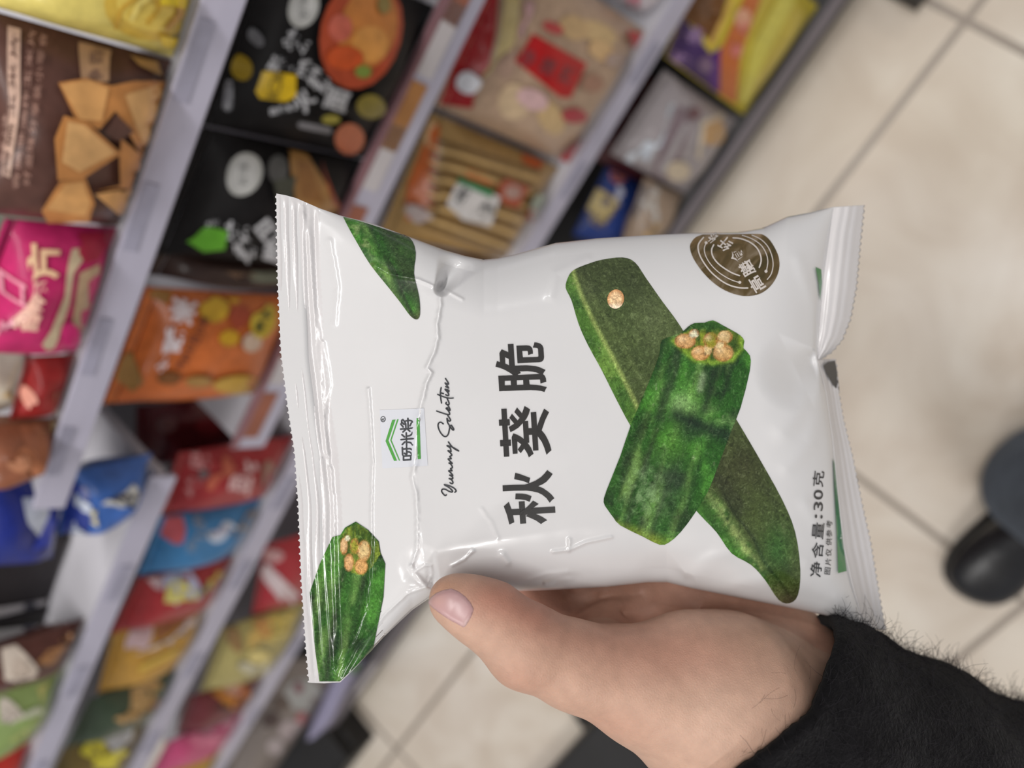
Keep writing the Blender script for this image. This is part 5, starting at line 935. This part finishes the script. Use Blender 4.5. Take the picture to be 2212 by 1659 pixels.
# skin colour: redder over the pads and the joint, paler over the wrist
def blob(x, y, rx, ry): return np.exp(-(((hpx - x) / rx) ** 2 + ((hpy - y) / ry) ** 2))
sk = np.tile(C_(192, 156, 136), (len(HV), 1))
sk = mix(sk, C_(182, 124, 106), 0.75 * np.clip(blob(1080, 1290, 90, 50) + 0.7 * blob(1165, 1330, 60, 40) + 0.6 * blob(1440, 1410, 190, 75) + 0.4 * blob(1250, 1375, 130, 40), 0, 1))
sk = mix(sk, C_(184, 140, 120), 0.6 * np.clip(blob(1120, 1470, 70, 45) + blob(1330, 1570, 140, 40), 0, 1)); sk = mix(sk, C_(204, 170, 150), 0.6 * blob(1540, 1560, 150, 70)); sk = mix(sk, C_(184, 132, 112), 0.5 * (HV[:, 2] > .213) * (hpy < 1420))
sk = mix(sk, C_(190, 140, 112), 0.5 * blob(950, 1270, 40, 34))
knuckle = np.clip(blob(1110, 1440, 80, 60) + 0.5 * blob(1420, 1600, 260, 60) + 0.3 * blob(1500, 1500, 250, 120), 0, 1)
def skin_material():
    m = bpy.data.materials.new('skin'); m.use_nodes = True; N = m.node_tree.nodes; L = m.node_tree.links; b = N['Principled BSDF']
    b.inputs['Roughness'].default_value = 0.48; b.inputs['Specular IOR Level'].default_value = 0.35
    b.inputs['Subsurface Weight'].default_value = 0.12; b.inputs['Subsurface Scale'].default_value = 0.002; b.inputs['Subsurface Radius'].default_value = (1, .35, .2)
    tc = N.new('ShaderNodeTexCoord'); v = N.new('ShaderNodeVertexColor'); v.layer_name = 'Col'
    def nz(scale, det, sc=(1, 1, 1), rot=(0, 0, 0), dist=0.0):
        mp = N.new('ShaderNodeMapping'); mp.inputs['Scale'].default_value = sc; mp.inputs['Rotation'].default_value = rot; L.new(tc.outputs['Object'], mp.inputs[0])
        n = N.new('ShaderNodeTexNoise'); n.inputs['Scale'].default_value = scale; n.inputs['Detail'].default_value = det; n.inputs['Distortion'].default_value = dist; L.new(mp.outputs[0], n.inputs['Vector']); return n.outputs['Fac']
    mr = N.new('ShaderNodeMapRange'); mr.inputs['From Min'].default_value = .3; mr.inputs['From Max'].default_value = .7; mr.inputs['To Min'].default_value = .93; mr.inputs['To Max'].default_value = 1.07; L.new(nz(260, 6), mr.inputs[0])
    mx = N.new('ShaderNodeMix'); mx.data_type = 'RGBA'; mx.blend_type = 'MULTIPLY'; mx.inputs['Factor'].default_value = 1; L.new(v.outputs[0], mx.inputs[6]); L.new(mr.outputs[0], mx.inputs[7])
    vo = N.new('ShaderNodeTexVoronoi'); vo.feature = 'DISTANCE_TO_EDGE'; vo.inputs['Scale'].default_value = 1300; L.new(tc.outputs['Object'], vo.inputs['Vector'])
    at = N.new('ShaderNodeAttribute'); at.attribute_name = 'knuckle'
    wr = N.new('ShaderNodeMath'); wr.operation = 'MULTIPLY'; L.new(nz(240, 4, (1, 0.22, 1), tuple(WR), 0.8), wr.inputs[0]); L.new(at.outputs['Fac'], wr.inputs[1])
    w2 = N.new('ShaderNodeMath'); w2.operation = 'MULTIPLY'; L.new(wr.outputs[0], w2.inputs[0]); w2.inputs[1].default_value = 3.0
    ad = N.new('ShaderNodeMath'); ad.operation = 'ADD'; L.new(w2.outputs[0], ad.inputs[0])
    m3 = N.new('ShaderNodeMath'); m3.operation = 'MULTIPLY'; L.new(vo.outputs['Distance'], m3.inputs[0]); m3.inputs[1].default_value = 0.9; L.new(m3.outputs[0], ad.inputs[1])
    bp = N.new('ShaderNodeBump'); bp.inputs['Strength'].default_value = 0.26; bp.inputs['Distance'].default_value = 0.0005; L.new(ad.outputs[0], bp.inputs['Height']); L.new(bp.outputs[0], b.inputs['Normal'])
    L.new(mx.outputs[2], b.inputs['Base Color']); return m
WR = Matrix([list(r) for r in RC.T]).to_euler()            # wrinkles run across the hand
M_SKIN = skin_material()
wrist = P(1680, 1500, .216)
person = empty('person', wrist, 'person in a fuzzy black wool sleeve holding the bag, black leather shoe below', 'person')
to_w = lambda c: np.asarray(c) @ RC.T + ORG
hand = obj('hand', to_w(HC), HQ, M_SKIN, person, cols=sk, attrs={'knuckle': knuckle})
hand['label'] = 'bare left hand, thumb in front of the bag and fingers behind it'
sub = hand.modifiers.new('sm', 'SMOOTH'); sub.factor = 0.5; sub.iterations = 2
ss = hand.modifiers.new('ss', 'SUBSURF'); ss.levels = 1; ss.render_levels = 1
# thumb nail: a thin plate lying on the thumb surface
NAIL = [(924,1302),(930,1291),(942,1281),(958,1274),(975,1271),(991,1276),(1006,1288),(1018,1302),(1024,1316),(1020,1330),(1012,1344),(1003,1357),(989,1350),(968,1338),(947,1323),(932,1311)]
V, Fc = fill(NAIL, 3.4)
def surf_z(x, y):
    z = np.full(len(x), 0.165); best = np.full(len(x), 9.0); bz = z.copy()
    for _ in range(60):
        pts = np.stack([(x - CX) / FPX * z, (y - CY) / FPX * z, z], -1); d = hand_sdf(pts); u = d < best; best[u] = d[u]; bz[u] = z[u]; z = z + np.clip(d, -0.002, 0.004) * 0.7
        z = np.minimum(z, 0.21)
    return bz, best
nz_, nb = surf_z(V[:, 0], V[:, 1])
e_ = np.min(np.stack([segdist(V[:, 0], V[:, 1], NAIL[i], NAIL[(i + 1) % len(NAIL)])[0] for i in range(len(NAIL))]), 0)
nz_ = np.where(nb > 0.0002, np.minimum(nz_, .188), nz_)
from_c = nz_ + 0.00012 - 0.00042 * np.clip(e_ / 8, 0, 1) ** 0.7
nc = np.tile(C_(186, 148, 148), (len(V), 1)); nc = mix(nc, C_(198, 158, 150), 0.7 * np.exp(-(((V[:, 0] - 945) / 20) ** 2 + ((V[:, 1] - 1298) / 16) ** 2))); nc = mix(nc, C_(206, 182, 176), 0.6 * np.exp(-(((V[:, 0] - 1010) / 12) ** 2 + ((V[:, 1] - 1352) / 14) ** 2)))
nail = obj('thumb_nail', P(V[:, 0], V[:, 1], from_c), [f[::-1] for f in Fc], material('nail', (1, 1, 1, 1), 0.36, spec=0.45, coat=0.1, coat_rough=0.25, attr=True), hand, cols=nc)
sd = nail.modifiers.new('s', 'SOLIDIFY'); sd.thickness = 0.0004; sd.offset = -1
# sleeve: cuff ring swept along the forearm
ax_ = unit(np.array([0.82, 0.47, 0.30])); c0 = cpt(1668, 1502, .2135)
e1 = unit(np.cross(ax_, np.array([0, 0, 1.0]))); e2 = np.cross(ax_, e1)
NS, NR = 120, 150
th = np.linspace(0, 2 * np.pi, NR, endpoint=False)
def sleeve_pt(s, t, extra=0.0):
    s, t = np.broadcast_arrays(np.asarray(s, float), np.asarray(t, float))
    r = 0.0312 + 0.012 * np.clip(s, 0, .3) / .3 + 0.0011 * np.sin(s * 130 + 1.2 * np.sin(t * 3)) * np.clip(s / 0.01, 0, 1) + 0.0013 * vnoise(t * 5, s * 120 + 3) + 0.0007 * vnoise(t * 26, s * 420) + 0.0009 * vnoise(t * 2.2 + 3, s * 40) + extra
    r = r + np.clip(1 - s / 0.13, 0, 1) * (0.0062 * np.clip(np.cos(t) * e1.dot([-.5, .87, 0]) + np.sin(t) * e2.dot([-.5, .87, 0]), 0, 1) + 0.0015 * np.clip(-(np.cos(t) * e1[2] + np.sin(t) * e2[2]), 0, 1))
    s = s - 0.0235 * np.clip(1 - s / 0.09, 0, 1) * np.clip((np.cos(t) * e1[2] + np.sin(t) * e2[2]) * -1, -0.9, 1)
    s = s - 0.0190 * np.clip(1 - s / 0.09, 0, 1) * np.clip(np.cos(t) * e1.dot([-.5, .87, 0]) + np.sin(t) * e2.dot([-.5, .87, 0]), -0.3, 1)
    return c0 + s[..., None] * ax_ + r[..., None] * (np.cos(t)[..., None] * e1 + np.sin(t)[..., None] * e2)
ss_ = np.linspace(0, 0.30, NS)
outer_ = sleeve_pt(ss_[:, None], th[None, :]); inner_ = sleeve_pt(np.linspace(0.05, 0, 14)[:, None], th[None, :], -0.0035)
lip = sleeve_pt(np.full((1, NR), -0.0012), th[None, :], -0.0016)
rings = np.concatenate([inner_, lip, outer_], 0); nr = len(rings)
i = np.arange(nr - 1)[:, None] * NR; j = np.arange(NR)[None, :]; j2 = (j + 1) % NR
SQ = np.stack([i + j, i + j2, i + NR + j2, i + NR + j], -1).reshape(-1, 4)
M_WOOL = material('black_wool', rgb(21, 20, 22), 0.95, spec=0.08, noise_amt=0.3, noise_scale=420, bump=0.6, bump_scale=900, bump_dist=0.0012, sheen=0.05)
sleeve = obj('sleeve', to_w(rings.reshape(-1, 3)), SQ, M_WOOL, person); sleeve['label'] = 'fuzzy black wool sleeve'
fib = MB()
for k in range(9500):
    s0 = 0.17 * rng.random() ** 1.1 - 0.001; t0 = rng.random() * 2 * np.pi
    p = sleeve_pt(s0, t0); nrm_ = np.cos(t0) * e1 + np.sin(t0) * e2; tang = unit(-np.sin(t0) * e1 + np.cos(t0) * e2)
    d = unit(nrm_ * (0.15 + 0.7 * rng.random()) + ax_ * (rng.random() - 0.62) + tang * (rng.random() - 0.5) * 1.6); ln = 0.0035 + 0.0085 * rng.random() ** 2; pts = [p - nrm_ * 0.0006]; curl = rng.normal(size=3) * 0.5
    for q_ in range(5):
        pts.append(pts[-1] + d * ln / 5); d = unit(d + curl * 0.45 + rng.normal(size=3) * 0.16 - nrm_ * 0.10)
    fib.tube([to_w(x) for x in pts], [0.00006, 0.00006, 0.000055, 0.00005, 0.00004, 0.00003], 3)
fo = fib.build('wool_fibres', material('wool_fibre', rgb(34, 32, 36), 0.8, spec=0.2), sleeve, True); fo['kind'] = 'stuff'
hair = MB()
for k in range(30):                                          # fine hairs of the wrist
    x, y = 1690 + 60 * rng.random() - 45 * (k % 2), 1440 + 190 * rng.random()
    z, bb = surf_z(np.array([x]), np.array([y]))
    if bb[0] > 0.0004: continue
    p = cpt(x, y, z[0] + 0.0002); d = unit(np.array([-0.7, 0.3, -0.6]) + rng.normal(size=3) * 0.5); pts = [p]; cu = rng.normal(size=3) * 0.4; ln = 0.004 + 0.006 * rng.random()
    for q_ in range(6): pts.append(pts[-1] + d * ln / 6); d = unit(d + cu * 0.5 + np.array([0, 0, 0.12]))
    hair.tube([to_w(q) for q in pts], 0.000022, 3)
if hair.v: tag(hair.build('arm_hair', material('arm_hair', rgb(60, 44, 38), 0.6), hand, True), kind='stuff')
# shoe and trouser leg, standing on the floor
toe, heel = np.array([-0.318, -0.425, 0]), np.array([-0.04, -0.388, 0])
fwd = unit(toe - heel); lat = np.array([-fwd[1], fwd[0], 0]); LEN = np.linalg.norm(toe - heel)
SEC = [(0.0, .020, .045), (.03, .029, .062), (.10, .033, .078), (.22, .035, .088), (.36, .036, .092), (.50, .039, .080), (.62, .045, .064), (.74, .049, .054), (.84, .048, .048), (.91, .042, .043), (.96, .032, .036), (.99, .017, .026), (1.0, .004, .016)]
def shoe_ring(t, w, h, n=28):
    out = []
    for k in range(n):
        a = 2 * math.pi * k / n; cx_, cz_ = math.cos(a), math.sin(a)
        zz = 0.012 + (h - 0.012) * (0.5 + 0.5 * abs(cz_) ** .9 * (1 if cz_ > 0 else -1)); ww = w * (abs(cx_) ** .75) * (1 if cx_ > 0 else -1) * (1.0 - 0.25 * max(0, cz_))
        out.append(heel + fwd * (t * LEN) + lat * ww + np.array([0, 0, zz]))
    return out
rs = np.array([shoe_ring(*s) for s in SEC]); nn = rs.shape[1]
Q = [(a * nn + b_, a * nn + (b_ + 1) % nn, (a + 1) * nn + (b_ + 1) % nn, (a + 1) * nn + b_) for a in range(len(SEC) - 1) for b_ in range(nn)] + [list(range(nn))[::-1], list(range((len(SEC) - 1) * nn, len(SEC) * nn))]
M_LEATHER = material('black_leather', rgb(24, 24, 28), 0.32, spec=0.5, coat=0.25, coat_rough=0.25, noise_amt=0.2, noise_scale=60, bump=0.25, bump_scale=35, bump_dist=0.006)
shoe = obj('shoe', rs.reshape(-1, 3), Q, M_LEATHER, person); shoe['label'] = 'black leather shoe'
ss2 = shoe.modifiers.new('ss', 'SUBSURF'); ss2.levels = 1; ss2.render_levels = 2
sb = MB(); outl = [(t, w + .003) for t, w, h in SEC]
base = [heel + fwd * (t * LEN * 1.01) + lat * w for t, w in outl] + [heel + fwd * (t * LEN * 1.01) - lat * w for t, w in outl[::-1]]
nb_ = len(base); sb.add([p + np.array([0, 0, .001]) for p in base] + [p + np.array([0, 0, .014]) for p in base], [list(range(nb_))[::-1], list(range(nb_, 2 * nb_))] + [(a, (a + 1) % nb_, nb_ + (a + 1) % nb_, nb_ + a) for a in range(nb_)])
bevel(sb.build('sole', M_BLACK, shoe), 0.003)
lg = []
for k, (zc, r, ox, oy) in enumerate([(.048, .070, 0, 0), (.052, .077, 0, 0), (.10, .076, .002, 0), (.16, .074, .008, -.002), (.24, .076, .018, -.006), (.34, .080, .03, -.012), (.46, .086, .045, -.02), (.56, .088, .06, -.03)]):
    lg.append([[heel[0] - .064 + ox + r * math.cos(a) * 1.05 + 0.004 * math.sin(3 * a + k), heel[1] + 0.030 + oy + r * math.sin(a) * 0.85 + 0.004 * math.sin(2 * a + k * 1.7), zc + 0.006 * math.sin(a * 2)] for a in np.linspace(0, 2 * math.pi, 32, endpoint=False)])
lg = np.array(lg); Q = [(a * 32 + b_, a * 32 + (b_ + 1) % 32, (a + 1) * 32 + (b_ + 1) % 32, (a + 1) * 32 + b_) for a in range(len(lg) - 1) for b_ in range(32)] + [list(range((len(lg) - 1) * 32, len(lg) * 32))]
leg = obj('trouser_leg', lg.reshape(-1, 3), Q, material('blue_grey_cloth', rgb(96, 106, 120), 0.9, spec=0.15, noise_amt=0.12, noise_scale=40, bump=0.3, bump_scale=90), person); leg['label'] = 'dark blue grey trouser leg'
ss3 = leg.modifiers.new('ss', 'SUBSURF'); ss3.levels = 1; ss3.render_levels = 2
